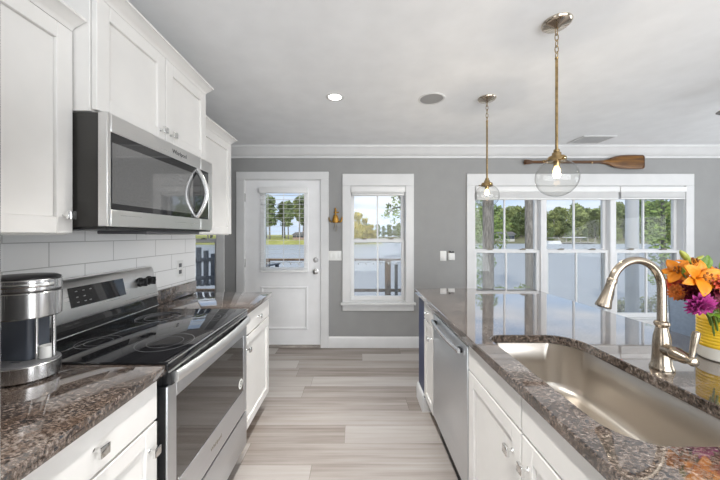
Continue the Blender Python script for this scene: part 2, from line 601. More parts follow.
W_LEFT = (-2.42, -1.69, 0.52, 1.967)
W_DOOR = (-1.360, -0.424, 0.0, 2.045)
W_MID = (-0.073, 0.609, 0.555, 1.967)
W_BIG = (1.435, 4.005, 0.345, 1.967)
wall_with_holes('wall_far', 'x', -2.7, XR + .1, YB, YB + .14, [W_LEFT, W_DOOR, W_MID, W_BIG])
tag(MB().box(XL - .12, XL, YN, 2.372, 0, CZ).build('wall_left', 'wall_grey', smooth=0), kind='structure')
tag(MB().box(-2.7, -2.6, 1.1, YB, 0, CZ).box(-2.6, XL - .12, 1.0, 1.1, 0, CZ).build('wall_alcove', 'wall_grey', smooth=0), kind='structure')
wall_with_holes('wall_right', 'y', YN, YB, XR, XR + .12, [(-0.3, 2.4, 0.35, 2.25)])  # unseen opening, added to go with the side fill light
wall_with_holes('wall_near', 'x', -1.42, XR + .1, YN - .12, YN, [(-0.35, 4.35, 0.12, 2.35)])  # unseen opening, added to let sky light in behind the camera

# crown moulding, swept as a profile (distance from wall, z)
def crown_prof(z=CZ):
    return [(0, z - .135), (.012, z - .135), (.014, z - .115), (.030, z - .108), (.050, z - .080), (.078, z - .048), (.088, z - .030), (.098, z - .024), (.100, z), (0, z)]
tag(MB().prism([(YB - d, z) for d, z in crown_prof()], -2.6, XR, 'x').build('trim_1', 'trim_white'), kind='structure')
tag(MB().prism([(XR - d, z) for d, z in crown_prof()], YN, YB - .1, 'y').build('trim_2', 'trim_white'), kind='structure')
tag(MB().prism([(XL + d, z) for d, z in crown_prof()], YN, 2.36, 'y').build('trim_3', 'trim_white'), kind='structure')
def base_prof():
    return [(0, 0), (.016, 0), (.016, .105), (.012, .118), (.006, .130), (0, .134)]
for nm, xa, xb in (('baseboard_far', -0.34, XR), ('baseboard_alcove', -2.6, -1.45)):
    mb = MB().prism([(YB - d, z) for d, z in base_prof()], xa, xb, 'x')
    tag(mb.build(nm, 'trim_white'), kind='structure')
tag(MB().prism([(XR - d, z) for d, z in base_prof()], YN, YB - .02, 'y').build('baseboard_right', 'trim_white'), kind='structure')

# ------------------------------------------------------------------ windows
def sash(root, name, x0, x1, z0, z1, y, muntin=True, low=False, rail_b=.05, rail_t=.035):
    st = .038
    f = MB().box(x0, x0 + st, y, y + .035, z0, z1).box(x1 - st, x1, y, y + .035, z0, z1)
    f.box(x0 + st, x1 - st, y, y + .035, z0, z0 + rail_b).box(x0 + st, x1 - st, y, y + .035, z1 - rail_t, z1)
    fo = f.build(name, 'vinyl_white', root, bevel=.003)
    MB().box(x0 + st - .004, x1 - st + .004, y + .014, y + .018, z0 + rail_b - .004, z1 - rail_t + .004).build('pane', 'window_glass', fo, smooth=0)
    if muntin:
        xm = (x0 + x1) / 2
        MB().box(xm - .009, xm + .009, y + .006, y + .026, z0 + rail_b, z1 - rail_t).build('muntin', 'vinyl_white', fo)
    if low:
        for q in (0.25, 0.75):
            xk = x0 + (x1 - x0) * q
            lk = MB().box(xk - .028, xk + .028, y - .012, y + .030, z1, z1 + .012, .003).lathe((xk, y + .008, z1 + .012), [(.0, 0), (.012, 0), (.012, .008), (0, .010)])
            lk.box(xk - .006, xk + .03, y - .014, y - .004, z1 + .012, z1 + .02, .002)
            lk.build('sash_lock', 'pewter', fo)
    return fo
def window_unit(root, x0, x1, z0, z1, zm, y):
    sash(root, 'upper_sash', x0, x1, zm - .02, z1, y + .045)
    sash(root, 'lower_sash', x0, x1, z0, zm + .02, y + .005, low=True)
    sf = MB().box(x0 + .008, x0 + .022, y + .088, y + .096, z0 + .01, zm).box(x1 - .022, x1 - .008, y + .088, y + .096, z0 + .01, zm)
    sf.box(x0 + .022, x1 - .022, y + .088, y + .096, zm - .014, zm).box(x0 + .022, x1 - .022, y + .088, y + .096, z0 + .01, z0 + .024)
    so = sf.build('screen_frame', 'vinyl_white', root)
    MB().box(x0 + .02, x1 - .02, y + .091, y + .0925, z0 + .02, zm - .01).build('insect_screen', 'insect_screen', so, smooth=0)
def casing(root, op, head=.145, side=.092, sill=True, proud=.022):
    x0, x1, z0, z1 = op
    r = .006
    f = MB().box(x0 - side, x0 + r, YB - proud, YB, z0 if sill else 0, z1).box(x1 - r, x1 + side, YB - proud, YB, z0 if sill else 0, z1)
    f.box(x0 - side, x1 + side, YB - proud, YB, z1, z1 + head)
    f.build('casing', 'trim_white', root, bevel=.004)
    j = MB().box(x0, x0 + .012, YB, YB + .135, z0, z1).box(x1 - .012, x1, YB, YB + .135, z0, z1).box(x0 + .012, x1 - .012, YB, YB + .135, z1 - .012, z1)
    if sill:
        j.box(x0 + .012, x1 - .012, YB, YB + .135, z0, z0 + .014)
    j.build('jamb', 'trim_white', root)
    if sill:
        MB().box(x0 - side - .02, x1 + side + .02, YB - .055, YB, z0 - .03, z0, .006).build('sill', 'trim_white', root)
        MB().box(x0 - side, x1 + side, YB - .018, YB, z0 - .105, z0 - .03, .003).build('apron', 'trim_white', root)

def make_window(name, op, units, zm):
    x0, x1, z0, z1 = op
    root = struct_empty(name, ((x0 + x1) / 2, YB, z0))
    casing(root, op)
    n = units
    wdt = (x1 - x0 - .024) / n
    for k in range(n):
        a = x0 + .012 + k * wdt
        b = a + wdt
        l = a + (.0 if k == 0 else .035)
        r_ = b - (.0 if k == n - 1 else .035)
        window_unit(root, l, r_, z0 + .014, z1 - .012, zm, YB + .035)
        if k < n - 1:
            MB().box(b - .035, b + .035, YB + .012, YB + .135, z0 + .014, z1 - .012, .003).build('mullion', 'vinyl_white', root)
    return root
make_window('window_1', W_LEFT, 1, 1.295)
make_window('window_2', W_MID, 1, 1.295)
make_window('window_3', W_BIG, 3, 1.165)

def raised_blind(x0, x1, ztop, h, label, group=None):
    t = thing('window_blind', ((x0 + x1) / 2, YB - .01, ztop - h), label, 'blind', group)
    y0, y1 = YB - .028, YB + .030
    MB().box(x0, x1, y0 - .006, y1, ztop - .062, ztop, .004).build('valance', 'blind_white', t)
    st = MB()
    n = int((h - .062 - .02) / .0052)
    for k in range(n):
        z = ztop - .064 - k * .0052
        st.box(x0 + .012, x1 - .012, y0 + .002, y1 - .004, z - .0036, z)
    st.build('slat_stack', 'blind_white', t, smooth=0)
    MB().box(x0 + .010, x1 - .010, y0, y1 - .002, ztop - h, ztop - h + .018, .003).build('bottom_rail', 'blind_white', t)
    return t
raised_blind(-.060, .596, 1.953, .105, 'raised white blind at the top of the narrow single window')
raised_blind(1.449, 3.186, 1.953, .155, 'wide raised white blind over the left two thirds of the triple window')
raised_blind(3.196, 3.992, 1.953, .148, 'shorter raised white blind at the right end of the triple window')

# ------------------------------------------------------------------ the glazed door
def make_door():
    root = struct_empty('door_1', (-0.892, YB, 0))
    casing(root, W_DOOR, head=.092, sill=False)
    x0, x1, z0, z1 = -1.348, -0.436, .030, 2.033
    y0, y1 = YB + .012, YB + .056
    gx0, gx1, gz0, gz1 = -1.135, -.612, .945, 1.915
    s = MB().box(x0, gx0, y0, y1, z0, z1).box(gx1, x1, y0, y1, z0, z1).box(gx0, gx1, y0, y1, gz1, z1).box(gx0, gx1, y0, y1, z0, gz0)
    s.build('door_slab', 'door_white', root)
    # moulded lite frame around the glass
    f = MB()
    w_ = .052
    a0, a1, b0, b1 = gx0 - .03, gx1 + .03, gz0 - .03, gz1 + .03
    for q in (YB - .002, YB + .052):
        f.box(a0, a0 + w_, q, q + .016, b0, b1).box(a1 - w_, a1, q, q + .016, b0, b1)
        f.box(a0 + w_, a1 - w_, q, q + .016, b0, b0 + w_).box(a0 + w_, a1 - w_, q, q + .016, b1 - w_, b1)
    f.build('glass_frame', 'door_white', root, bevel=.004)
    MB().box(gx0, gx1, YB + .034, YB + .040, gz0, gz1).build('pane', 'window_glass', root, smooth=0)
    # raised lower panel: a moulding ring and a field
    px0, px1, pz0, pz1 = -1.165, -.585, .215, .745
    p = MB()
    def ring(ins0, ins1, d0, d1):
        lo = [(px0 + ins0, YB + .012 - d0, pz0 + ins0), (px1 - ins0, YB + .012 - d0, pz0 + ins0), (px1 - ins0, YB + .012 - d0, pz1 - ins0), (px0 + ins0, YB + .012 - d0, pz1 - ins0)]
        hi = [(px0 + ins1, YB + .012 - d1, pz0 + ins1), (px1 - ins1, YB + .012 - d1, pz0 + ins1), (px1 - ins1, YB + .012 - d1, pz1 - ins1), (px0 + ins1, YB + .012 - d1, pz1 - ins1)]
        return [lo, hi]
    L = ring(0, .010, 0, .010) + ring(.022, .034, .010, .001) + ring(.05, .085, .001, .008)
    p.loft(L, cap1=True)
    p.build('panel', 'door_white', root, smooth=20)
    for z in (.24, 1.03, 1.825):
        MB().box(x0 - .012, x0 + .003, YB - .010, YB + .014, z - .05, z + .05, .003).lathe((x0 - .005, YB - .012, z - .052), [(0, 0), (.007, 0), (.007, .104), (0, .104)], n=12).build('hinge', 'satin_nickel', root)
    kx = -.492
    MB().lathe((kx, YB + .012, .925), [(0, 0), (.034, 0), (.034, .008), (.013, .012), (.012, .034), (.024, .040), (.029, .052), (.026, .064), (.012, .071), (0, .072)], axis='-y', n=28).build('knob', 'satin_nickel', root)
    MB().lathe((kx, YB + .012, 1.066), [(0, 0), (.031, 0), (.031, .010), (.026, .016), (0, .017)], axis='-y', n=28).box(kx - .006, kx + .006, YB - .018, YB - .002, 1.048, 1.084, .003).build('deadbolt', 'satin_nickel', root)
    MB().box(W_DOOR[0], W_DOOR[1], YB - .02, YB + .12, 0, .026, .004).build('threshold', 'deck_wood', root)
make_door()

def door_blind():
    x0, x1, z0, z1 = -1.165, -.582, .925, 1.945
    t = thing('door_blind', (-.873, YB - .03, z0), 'lowered white slat blind hanging over the glass of the door', 'blind')
    ya, yb = YB - .050, YB - .012
    MB().box(x0, x1, ya - .004, YB - .003, z1 - .07, z1, .004).build('valance', 'blind_white', t)
    sl = MB()
    n = 17
    for k in range(n):
        z = z1 - .095 - k * (z1 - z0 - .15) / (n - 1)
        sl.box(x0 + .012, x1 - .012, ya, yb, z - .0012, z + .0012)
    sl.build('slats', 'blind_white', t, smooth=0)
    MB().box(x0 + .01, x1 - .01, ya, yb, z0, z0 + .022, .003).build('bottom_rail', 'blind_white', t)
    c = MB()
    for xk in (x0 + .10, (x0 + x1) / 2, x1 - .10):
        for yk in (ya + .002, yb - .002):
            c.tube([(xk, yk, z0 + .01), (xk, yk, z1 - .06)], .0018, n=6)
    c.build('ladder_cords', 'blind_white', t)
    MB().tube([(x0 + .06, ya - .010, z1 - .07), (x0 + .062, ya - .012, z1 - .52)], .004, n=8).build('tilt_wand', 'blind_white', t)
door_blind()

# ================================================================== CABINETRY
def shaker(parent, name, xf, d, y0, y1, z0, z1, mat='cabinet_white', stile=.055, knob=None, flat=False):
    """a cabinet front whose outer face is at x = xf facing direction d (+1/-1)"""
    th = .020
    xb = xf - d * th
    a, b = min(xf, xb), max(xf, xb)
    mb = MB()
    if flat:
        mb.box(a, b, y0, y1, z0, z1)
    else:
        mb.box(a, b, y0, y0 + stile, z0, z1).box(a, b, y1 - stile, y1, z0, z1)
        mb.box(a, b, y0 + stile, y1 - stile, z0, z0 + stile).box(a, b, y0 + stile, y1 - stile, z1 - stile, z1)
        p0, p1 = sorted((xb, xf - d * .011))
        mb.box(p0, p1, y0 + stile, y1 - stile, z0 + stile, z1 - stile)
    o = mb.build(name, mat, parent, bevel=.0022)
    if knob:
        ky, kz = knob
        pr = [(0, 0), (.008, 0), (.0055, .006), (.0055, .020), (0, .020)]
        k = MB().lathe((xf, ky, kz), pr, axis='x' if d > 0 else '-x', n=16)
        q0, q1 = sorted((xf + d * .018, xf + d * .029))
        k.box(q0, q1, ky - .015, ky + .015, kz - .015, kz + .015, .002)
        k.build('knob', 'chrome', o)
    return o
def cab_crown(parent, pts_prof, y0, y1, name='crown_moulding'):
    return MB().prism(pts_prof, y0, y1, 'y').build(name, 'cabinet_white', parent)
def upper(name_label, xf, y0, y1, z0, z1, doors, extra_stile=True):
    """wall cabinet: doors = list of (y0,y1,knob)"""
    t = thing('wall_cabinet', ((XL + xf) / 2, (y0 + y1) / 2, z0), name_label, 'cabinet')
    MB().box(XL + .009, xf - .022, y0, y1, z0, z1).build('carcass', 'cabinet_white', t, bevel=.002)
    for a, b, k in doors:
        shaker(t, 'door', xf, 1, a, b, z0 + .006, z1 - .008, knob=k)
    x = xf - .022
    e = .022
    cab_crown(t, [(x - .02, z1), (x + .018, z1 - .004), (x + .022, z1 + .004), (x + .030, z1 + .010), (x + .045, z1 + .017), (x + .058, z1 + .026), (x + .068, z1 + .027), (x + .068, z1 + .036), (x - .02, z1 + .036)], y0, y1)
    return t
upper('white upper cabinet left of the microwave, with one knob at its lower right', -.990, .50, 1.031, 1.37, 2.088, [(.506, 1.028, (.998, 1.437))])
upper('white double-door upper cabinet mounted above the microwave', -.915, 1.034, 1.797, 1.808, 2.228, [(1.038, 1.413, (1.378, 1.862)), (1.418, 1.793, (1.452, 1.862))])
upper('white upper cabinet beyond the microwave, nearest the far wall', -.990, 1.801, 2.338, 1.37, 2.088, [(1.805, 2.334, (1.84, 1.437))])

def base_cabinet(label, d, xf, xwall, y0, y1, fronts, hollow=False):
    """fronts: (kind,y0,y1,z0,z1,knob)"""
    t = thing('base_cabinet', ((xf + xwall) / 2, (y0 + y1) / 2, 0), label, 'cabinet')
    xc = xf - d * .020
    lo, hi = sorted((xc, xwall))
    if hollow:
        MB().box(lo, hi, y0, y0 + .018, .11, .878).box(lo, hi, y1 - .018, y1, .11, .878).box(lo, hi, y0 + .018, y1 - .018, .11, .13) \
            .box(*sorted((xwall, xwall - (-d) * .018)), y0 + .018, y1 - .018, .13, .878).box(*sorted((xc, xc - d * .02)), y0 + .018, y1 - .018, .13, .878).build('carcass', 'cabinet_white', t)
    else:
        MB().box(lo, hi, y0, y1, .11, .878).build('carcass', 'cabinet_white', t, bevel=.0015)
    k0, k1 = sorted((xf - d * .085, xwall))
    MB().box(k0, k1, y0, y1, 0, .11).build('toe_kick', 'toe_wood', t)
    for kind, a, b, c, e_, kn in fronts:
        shaker(t, 'drawer_front' if kind != 'door' else 'door', xf, d, a, b, c, e_, knob=kn, flat=(kind != 'door'), stile=.055 if b - a > .3 else .045)
    return t
XF = -.690
base_cabinet('white base cabinet under the left counter, nearest the camera, below the coffee maker', 1, XF, XL, .505, 1.026,
             [('drawer', .512, 1.020, .735, .868, (.778, .80)), ('door', .512, 1.020, .135, .726, (.985, .645))])
base_cabinet('white base cabinet between the range and the far end of the left counter', 1, XF, XL, 1.803, 2.333,
             [('drawer', 1.809, 2.328, .735, .868, (2.068, .80)), ('door', 1.809, 2.328, .135, .726, (1.86, .645))])

def counter_box(name, x0, x1, y0, y1, label, z0=.880, z1=.915):
    return tag(MB().box(x0, x1, y0, y1, z0, z1, .004).build(name, 'granite', origin=((x0 + x1) / 2, (y0 + y1) / 2, z0)), label, 'countertop')
t = counter_box('countertop', XL + .009, -.667, .46, 1.031, 'brown speckled granite countertop under the coffee maker')
MB().box(XL + .010, XL + .030, .46, 1.026, .9155, 1.010, .002).build('splash_strip', 'granite', t)
t = counter_box('countertop', XL + .009, -.667, 1.800, 2.346, 'dark granite countertop beyond the range, at the far end of the left run')
MB().box(XL + .010, XL + .030, 1.803, 2.346, .9155, 1.010, .002).build('splash_strip', 'granite', t)

# tile on the left wall
tl = MB().box(XL, XL + .008, .46, 2.372, .70, 1.40).build('backsplash', 'subway_tile', smooth=0, origin=(0, 0, 0))
tag(tl, 'white subway tile backsplash on the left wall', 'backsplash', kind='structure')
o = thing('wall_outlet', (XL + .008, 2.158, 1.124), 'white outlet plate on the tile beyond the range', 'outlet')
MB().box(XL + .008, XL + .013, 2.122, 2.194, 1.066, 1.182, .002).build('plate', 'plate_white', o)
for z in (1.10, 1.148):
    MB().box(XL + .0125, XL + .0145, 2.142, 2.174, z - .014, z + .014, .002).build('receptacle', 'grey_plastic', o)

# ------------------------------------------------------------------ the refrigerator sliver at the left edge of the picture
fr = thing('refrigerator', (-.95, -.03, 0), 'tall pale steel refrigerator at the left edge, before the granite counter', 'refrigerator')
MB().box(XL + .01, -.595, -.46, .440, .03, 1.78, .004).build('body', 'grey_plastic', fr)
for a, b in ((-.455, -.010), (-.002, .446)):
    d_ = MB().box(-.590, -.531, a, b, .70, 1.775, .012, 3).build('door', 'steel_v', fr)
    yy = -.06 if a < -.2 else .024
    MB().tube([(-.530, yy, .86), (-.485, yy, .88), (-.485, yy, 1.62), (-.530, yy, 1.64)], .011, n=12).build('handle', 'steel_v', d_)
d_ = MB().box(-.590, -.531, -.455, .446, .06, .69, .012, 3).build('drawer', 'steel_v', fr)
MB().tube([(-.530, -.36, .60), (-.485, -.34, .60), (-.485, .30, .60), (-.530, .32, .60)], .011, n=12).build('handle', 'steel_v', d_)
for yy in (-.40, .36):
    MB().box(-1.2, -.65, yy - .03, yy + .03, 0, .03).build('foot', 'black_plastic', fr)

# ------------------------------------------------------------------ the range
def make_range():
    y0, y1 = 1.037, 1.795
    t = thing('electric_range', (-.97, 1.416, 0), 'stainless electric range with black glass cooktop below the microwave', 'range')
    MB().box(XL + .012, -.700, y0, y1, .10, .882).build('body', 'black_plastic', t)
    MB().box(XL + .06, -.74, y0 + .01, y1 - .01, 0.0, .10).build('toe_base', 'toe_black', t)
    # cooktop
    MB().box(-1.225, -.662, y0 - .001, y1 + .001, .884, .921, .004).build('cooktop', 'cooktop_glass', t)
    tr = MB().box(-.6625, -.658, y0, y1, .884, .889).box(-.662, -.657, y0, y1, .9165, .9195)
    tr.build('front_trim', 'steel_h', t)
    for cx, cy, r in ((-.80, 1.235, .105), (-.80, 1.61, .085), (-1.08, 1.235, .075), (-1.08, 1.61, .105)):
        ringm = MB().lathe((cx, cy, .9205), [(r, 0), (r, .0009), (r + .0025, .0009), (r + .0025, 0)], n=48)
        ringm.lathe((cx, cy, .9205), [(r * .62, 0), (r * .62, .0009), (r * .62 + .002, .0009), (r * .62 + .002, 0)], n=48)
        ringm.build('burner_ring', 'grey_plastic', t)
    # back guard
    MB().prism([(XL + .012, .884), (-1.222, .884), (-1.205, .945), (-1.222, 1.006), (-1.242, 1.006), (XL + .012, 1.006)], y0, y1).build('vent_panel', 'black_glass', t)
    MB().box(-1.212, -1.199, y0 + .003, y1 - .003, .9425, .9475, .001).build('vent_trim', 'chrome', t)
    bp = MB().prism([(XL + .012, 1.002), (-1.208, 1.002), (-1.206, 1.008), (-1.240, 1.166), (-1.250, 1.176), (XL + .012, 1.178)], y0, y1).build('control_panel', 'steel_h', t)
    def onpanel(u, out):                  # u: 0..1 up the sloping face
        return -1.206 - .034 * u + out * .978, 1.008 + .158 * u + out * .21
    def slab(name, ya, yb, u0, u1, th, mat, par):
        A = onpanel(u0, 0); B = onpanel(u1, 0); Cc = onpanel(u1, th); D = onpanel(u0, th)
        return MB().prism([A, B, Cc, D], ya, yb).build(name, mat, par, bevel=.0008)
    dp = slab('display', 1.255, 1.555, .30, .84, .002, 'black_glass', bp)
    for k, (a, u) in enumerate([(1.285, .72), (1.32, .72), (1.355, .72), (1.285, .56), (1.32, .56), (1.285, .42), (1.32, .42), (1.345, .42)]):
        A = onpanel(u - .010, .002); B = onpanel(u + .010, .002); D = onpanel(u + .010, .0026); E = onpanel(u - .010, .0026)
        MB().prism([A, B, D, E], a, a + .010).build('touch_mark', 'speaker_grey', dp, smooth=0)
    for yk in (1.085, 1.155, 1.665, 1.735):
        cx, cz = onpanel(.60, 0)
        k = MB()
        rot = Matrix.Rotation(-math.radians(12), 4, 'Y')
        k.lathe((cx, yk, cz), [(0, 0), (.026, 0), (.026, .008), (.020, .012), (.018, .034), (.015, .037), (0, .037)], axis='x', n=28, rot=None)
        k.box(cx + .010, cx + .044, yk - .005, yk + .005, cz - .022, cz + .022, .003)
        k.build('knob', 'black_plastic', t)
    # vent strip under the cooktop
    MB().box(-.72, -.690, y0, y1, .838, .884).build('vent_strip', 'black_plastic', t)
    sl = MB()
    for k in range(9):
        a = y0 + .06 + k * .072
        sl.box(-.690, -.687, a, a + .052, .852, .872, .001)
    sl.build('vent_slots', 'grey_plastic', t)
    # oven door
    xd = -.667
    gy0, gy1, gz0, gz1 = 1.093, 1.742, .448, .772
    xs = xd - .007
    df = MB().box(xs, xd, y0 + .002, gy0, .312, .832).box(xs, xd, gy1, y1 - .002, .312, .832)
    df.box(xs, xd, gy0, gy1, .312, gz0).box(xs, xd, gy0, gy1, gz1, .832)
    dfo = df.build('oven_door', 'steel_door', t, bevel=.002)
    MB().box(-.699, xs, y0 + .003, y1 - .003, .314, .830).build('door_core', 'black_plastic', dfo)
    MB().box(xs, xd - .0015, gy0, gy1, gz0, gz1).build('door_glass', 'oven_glass', dfo)
    # curved bar handle on black end brackets
    h = MB()
    pts = []
    for i in range(25):
        u = i / 24
        pts.append((xd + .016 + .020 * math.sin(PI * u), y0 + .026 + u * (y1 - y0 - .052), .857))
    h.tube(pts, .0215, n=20, flat=(.55, 1.0), up=(0, 0, 1))
    h.build('handle', 'handle_steel', dfo)
    for ya in (y0 + .012, y1 - .040):
        MB().box(xd - .030, xd + .010, ya, ya + .028, .832, .882, .004).build('handle_bracket', 'black_plastic', dfo)
    # round badge on the glass: white disc with a dark mark
    by, bz = 1.704, .507
    b_ = MB().lathe((xd - .0015, by, bz), [(0, 0), (.028, 0), (.028, .0008), (0, .0010)], axis='x', n=32).build('badge', 'sticker_white', dfo)
    MB().lathe((xd - .0006, by, bz), [(.013, 0), (.013, .0008), (.017, .0008), (.017, 0)], axis='x', n=24).box(xd - .0006, xd + .0002, by - .004, by + .004, bz - .007, bz + .007).build('badge_mark', 'ink', b_)
    # drawer
    dd = MB().box(xs, xd, y0 + .002, y1 - .002, .100, .300, .002).build('storage_drawer', 'steel_door', t)
    MB().box(-.699, xs, y0 + .003, y1 - .003, .102, .298).build('drawer_core', 'black_plastic', dd)
    return t, dfo
rng, oven_door = make_range()

def lettering(text, name, size, loc, rot, mat, parent):
    cu = bpy.data.curves.new(name, 'FONT')
    cu.body = text
    cu.size = size
    cu.align_x = 'CENTER'
    cu.align_y = 'CENTER'
    cu.extrude = .0004
    cu.materials.append(M(mat))
    tmp = bpy.data.objects.new('tmp_text', cu)
    C.objects.link(tmp)
    bpy.context.view_layer.update()
    me = bpy.data.meshes.new_from_object(tmp.evaluated_get(bpy.context.evaluated_depsgraph_get()))
    bpy.data.objects.remove(tmp)
    bpy.data.curves.remove(cu)
    me.name = name
    if not me.materials:
        me.materials.append(M(mat))
    o = bpy.data.objects.new(name, me)
    C.objects.link(o)
    o.parent = parent
    o.location = Vector(loc) - WL[parent.name]
    o.rotation_euler = rot
    return o
lettering('Whirlpool', 'lettering', .026, (-.6665, 1.405, .378), (PI / 2, 0, PI / 2), 'pewter', oven_door)

# ------------------------------------------------------------------ the microwave
def make_microwave():
    y0, y1 = 1.037, 1.794
    t = thing('microwave', (-1.08, 1.416, 1.398), 'stainless over-the-range microwave with dark glass door under the double-door cabinet', 'microwave')
    MB().box(XL + .012, -.912, y0 + .002, y1 - .002, 1.398, 1.805, .003).build('body', 'dark_body', t)
    xf = -.878
    gy0, gy1, gz0, gz1 = 1.054, 1.752, 1.462, 1.740
    ys = 1.664
    f = MB().box(-.911, xf, y0, gy0, 1.400, 1.806).box(-.911, xf, gy0, ys - .001, 1.400, gz0).box(-.911, xf, gy0, ys - .001, gz1, 1.806)
    fo = f.build('door', 'steel_h', t, bevel=.002)
    p = MB().box(-.911, xf, ys + .001, y1, 1.400, gz0).box(-.911, xf, ys + .001, y1, gz1, 1.806).box(-.911, xf, gy1, y1, gz0, gz1)
    p.build('control_side', 'steel_h', t, bevel=.002)
    MB().box(-.911, xf - .0012, gy0, ys - .001, gz0, gz1).build('door_glass', 'black_glass', fo)
    MB().box(-.900, xf - .0004, gy0 + .006, 1.585, gz0 + .022, gz1 - .036).build('mesh_window', 'mesh_glass', fo, smooth=0)
    MB().box(-.911, xf - .0012, ys + .001, gy1, gz0, gz1).build('control_glass', 'black_glass', t)
    h = MB()
    pts = []
    for i in range(25):
        u = i / 24
        pts.append((xf - .002 + .054 * math.sin(PI * u) ** 0.9, 1.622, 1.470 + .262 * u))
    h.tube(pts, .014, n=18, flat=(1.0, .55), up=(0, 1, 0))
    h.build('handle', 'steel_v', fo)
    # black vent underside and light/filter tray
    MB().box(-1.28, -.885, y0 + .01, y1 - .01, 1.389, 1.3985).build('underside', 'black_plastic', t)
    MB().box(-1.12, -.905, 1.27, 1.70, 1.374, 1.389, .004).build('vent_tray', 'grey_plastic', t)
    lettering('Whirlpool', 'lettering', .028, (xf + .0004, 1.405 + .06, 1.772), (PI / 2, 0, PI / 2), 'ink', fo)
make_microwave()

# ------------------------------------------------------------------ coffee maker
def make_coffee():
    cx, cy = -1.064, .945
    z = .9155
    t = thing('coffee_maker', (cx, cy, z), 'stainless and dark grey coffee maker with a round head, standing on the left counter', 'coffee maker')
    sy = .86
    MB().lathe((cx, cy, z), [(0, 0), (.080, 0), (.086, .006)], sy=sy).lathe((cx, cy, z + .004), [(.086, 0), (.090, .003), (.090, .046), (.086, .050)], sy=sy, n=56).build('base', 'steel_v', t)
    tray = MB().lathe((cx, cy, z + .050), [(0, .004), (.070, .004), (.084, .006), (.0885, .002), (.0885, -.003), (0, -.003)], sy=sy, n=56).build('drip_tray', 'grey_plastic', t)
    MB().box(cx - .016, cx + .016, cy - .030, cy - .022, z + .054, z + .0555, .0005).build('slot', 'chrome', tray)
    MB().box(cx - .088, cx + .022, cy - .012, cy + .060, z + .05, z + .205, .008, 3).build('column', 'slate_plastic', t)
    MB().tube([(cx + .028, cy + .008, z + .052), (cx + .028, cy + .008, z + .200)], .005, n=16).tube([(cx + .066, cy + .026, z + .052), (cx + .066, cy + .026, z + .200)], .006, n=12).build('chrome_rods', 'chrome', t)
    MB().lathe((cx + .045, cy + .025, z + .052), [(0, 0), (.019, 0), (.019, .040), (0, .040)], n=20).build('pod_cup', 'plate_white', t)
    hd = MB().lathe((cx, cy, z + .196), [(0, 0), (.088, 0), (.0925, .004), (.0925, .078), (.090, .081)], sy=sy, n=56).build('brew_head', 'steel_v', t)
    MB().lathe((cx, cy, z + .278), [(.089, -.002), (.089, .004)], sy=sy, n=56).build('seam_band', 'black_plastic', hd)
    MB().lathe((cx, cy, z + .281), [(.090, 0), (.0925, .003), (.0925, .032), (.089, .036), (.082, .036)], sy=sy, n=56).build('lid_band', 'steel_v', hd)
    MB().lathe((cx, cy, z + .314), [(.0895, -.001), (.0895, .006), (.080, .011), (0, .014)], sy=sy, n=56).build('lid', 'black_plastic', hd)
    hp = []
    for i in range(13):
        a = math.radians(-80 + 75 * i / 12)
        hp.append((cx + .099 * math.cos(a), cy + .099 * sy * math.sin(a), z + .299))
    MB().tube(hp, .006, n=10, flat=(.6, 1)).build('lid_handle', 'chrome', hd)
    return t
make_coffee()

# ================================================================== ISLAND
XI = .525
def base_island():
    base_cabinet('narrow white base cabinet at the far end of the island, past the dishwasher', -1, XI, 1.12, 2.004, 2.272,
                 [('drawer', 2.010, 2.266, .735, .868, (2.138, .80)), ('door', 2.010, 2.266, .135, .726, (2.05, .645))])
    base_cabinet('white double-door sink cabinet at the near end of the island', -1, XI, 1.12, .490, 1.378,
                 [('drawer', .496, .931, .747, .868, None), ('drawer', .937, 1.372, .747, .868, None),
                  ('door', .496, .931, .135, .738, (.897, .655)), ('door', .937, 1.372, .135, .738, (.985, .650))], hollow=True)
base_island()
# navy end wall with its white baseboard
p = thing('island_end_wall', (1.05, 2.38, 0), 'navy painted end wall of the island with a white baseboard', 'island panel')
MB().box(XI + .004, 1.16, 2.277, 2.475, 0, .879).build('panel', 'navy', p, bevel=.002)
MB().prism([(XI + .004 - .016, 0), (XI + .004, 0), (XI + .004, .134), (XI - .004, .128), (XI - .012, .110)], 2.277, 2.491).prism([(2.475, 0), (2.491, 0), (2.491, .110), (2.483, .128), (2.475, .134)], XI + .004, 1.16, 'x').box(XI - .012, XI + .083, 2.2725, 2.2765, 0, .109).build('baseboard', 'trim_white', p)
p = thing('island_back_wall', (1.14, 1.3, 0), 'navy painted back panel of the island, facing the living area', 'island panel')
MB().box(1.122, 1.158, .10, 2.272, 0, .879).build('panel', 'navy', p)
MB().box(1.1585, 1.172, .10, 2.475, 0, .125, .003).build('baseboard', 'trim_white', p)

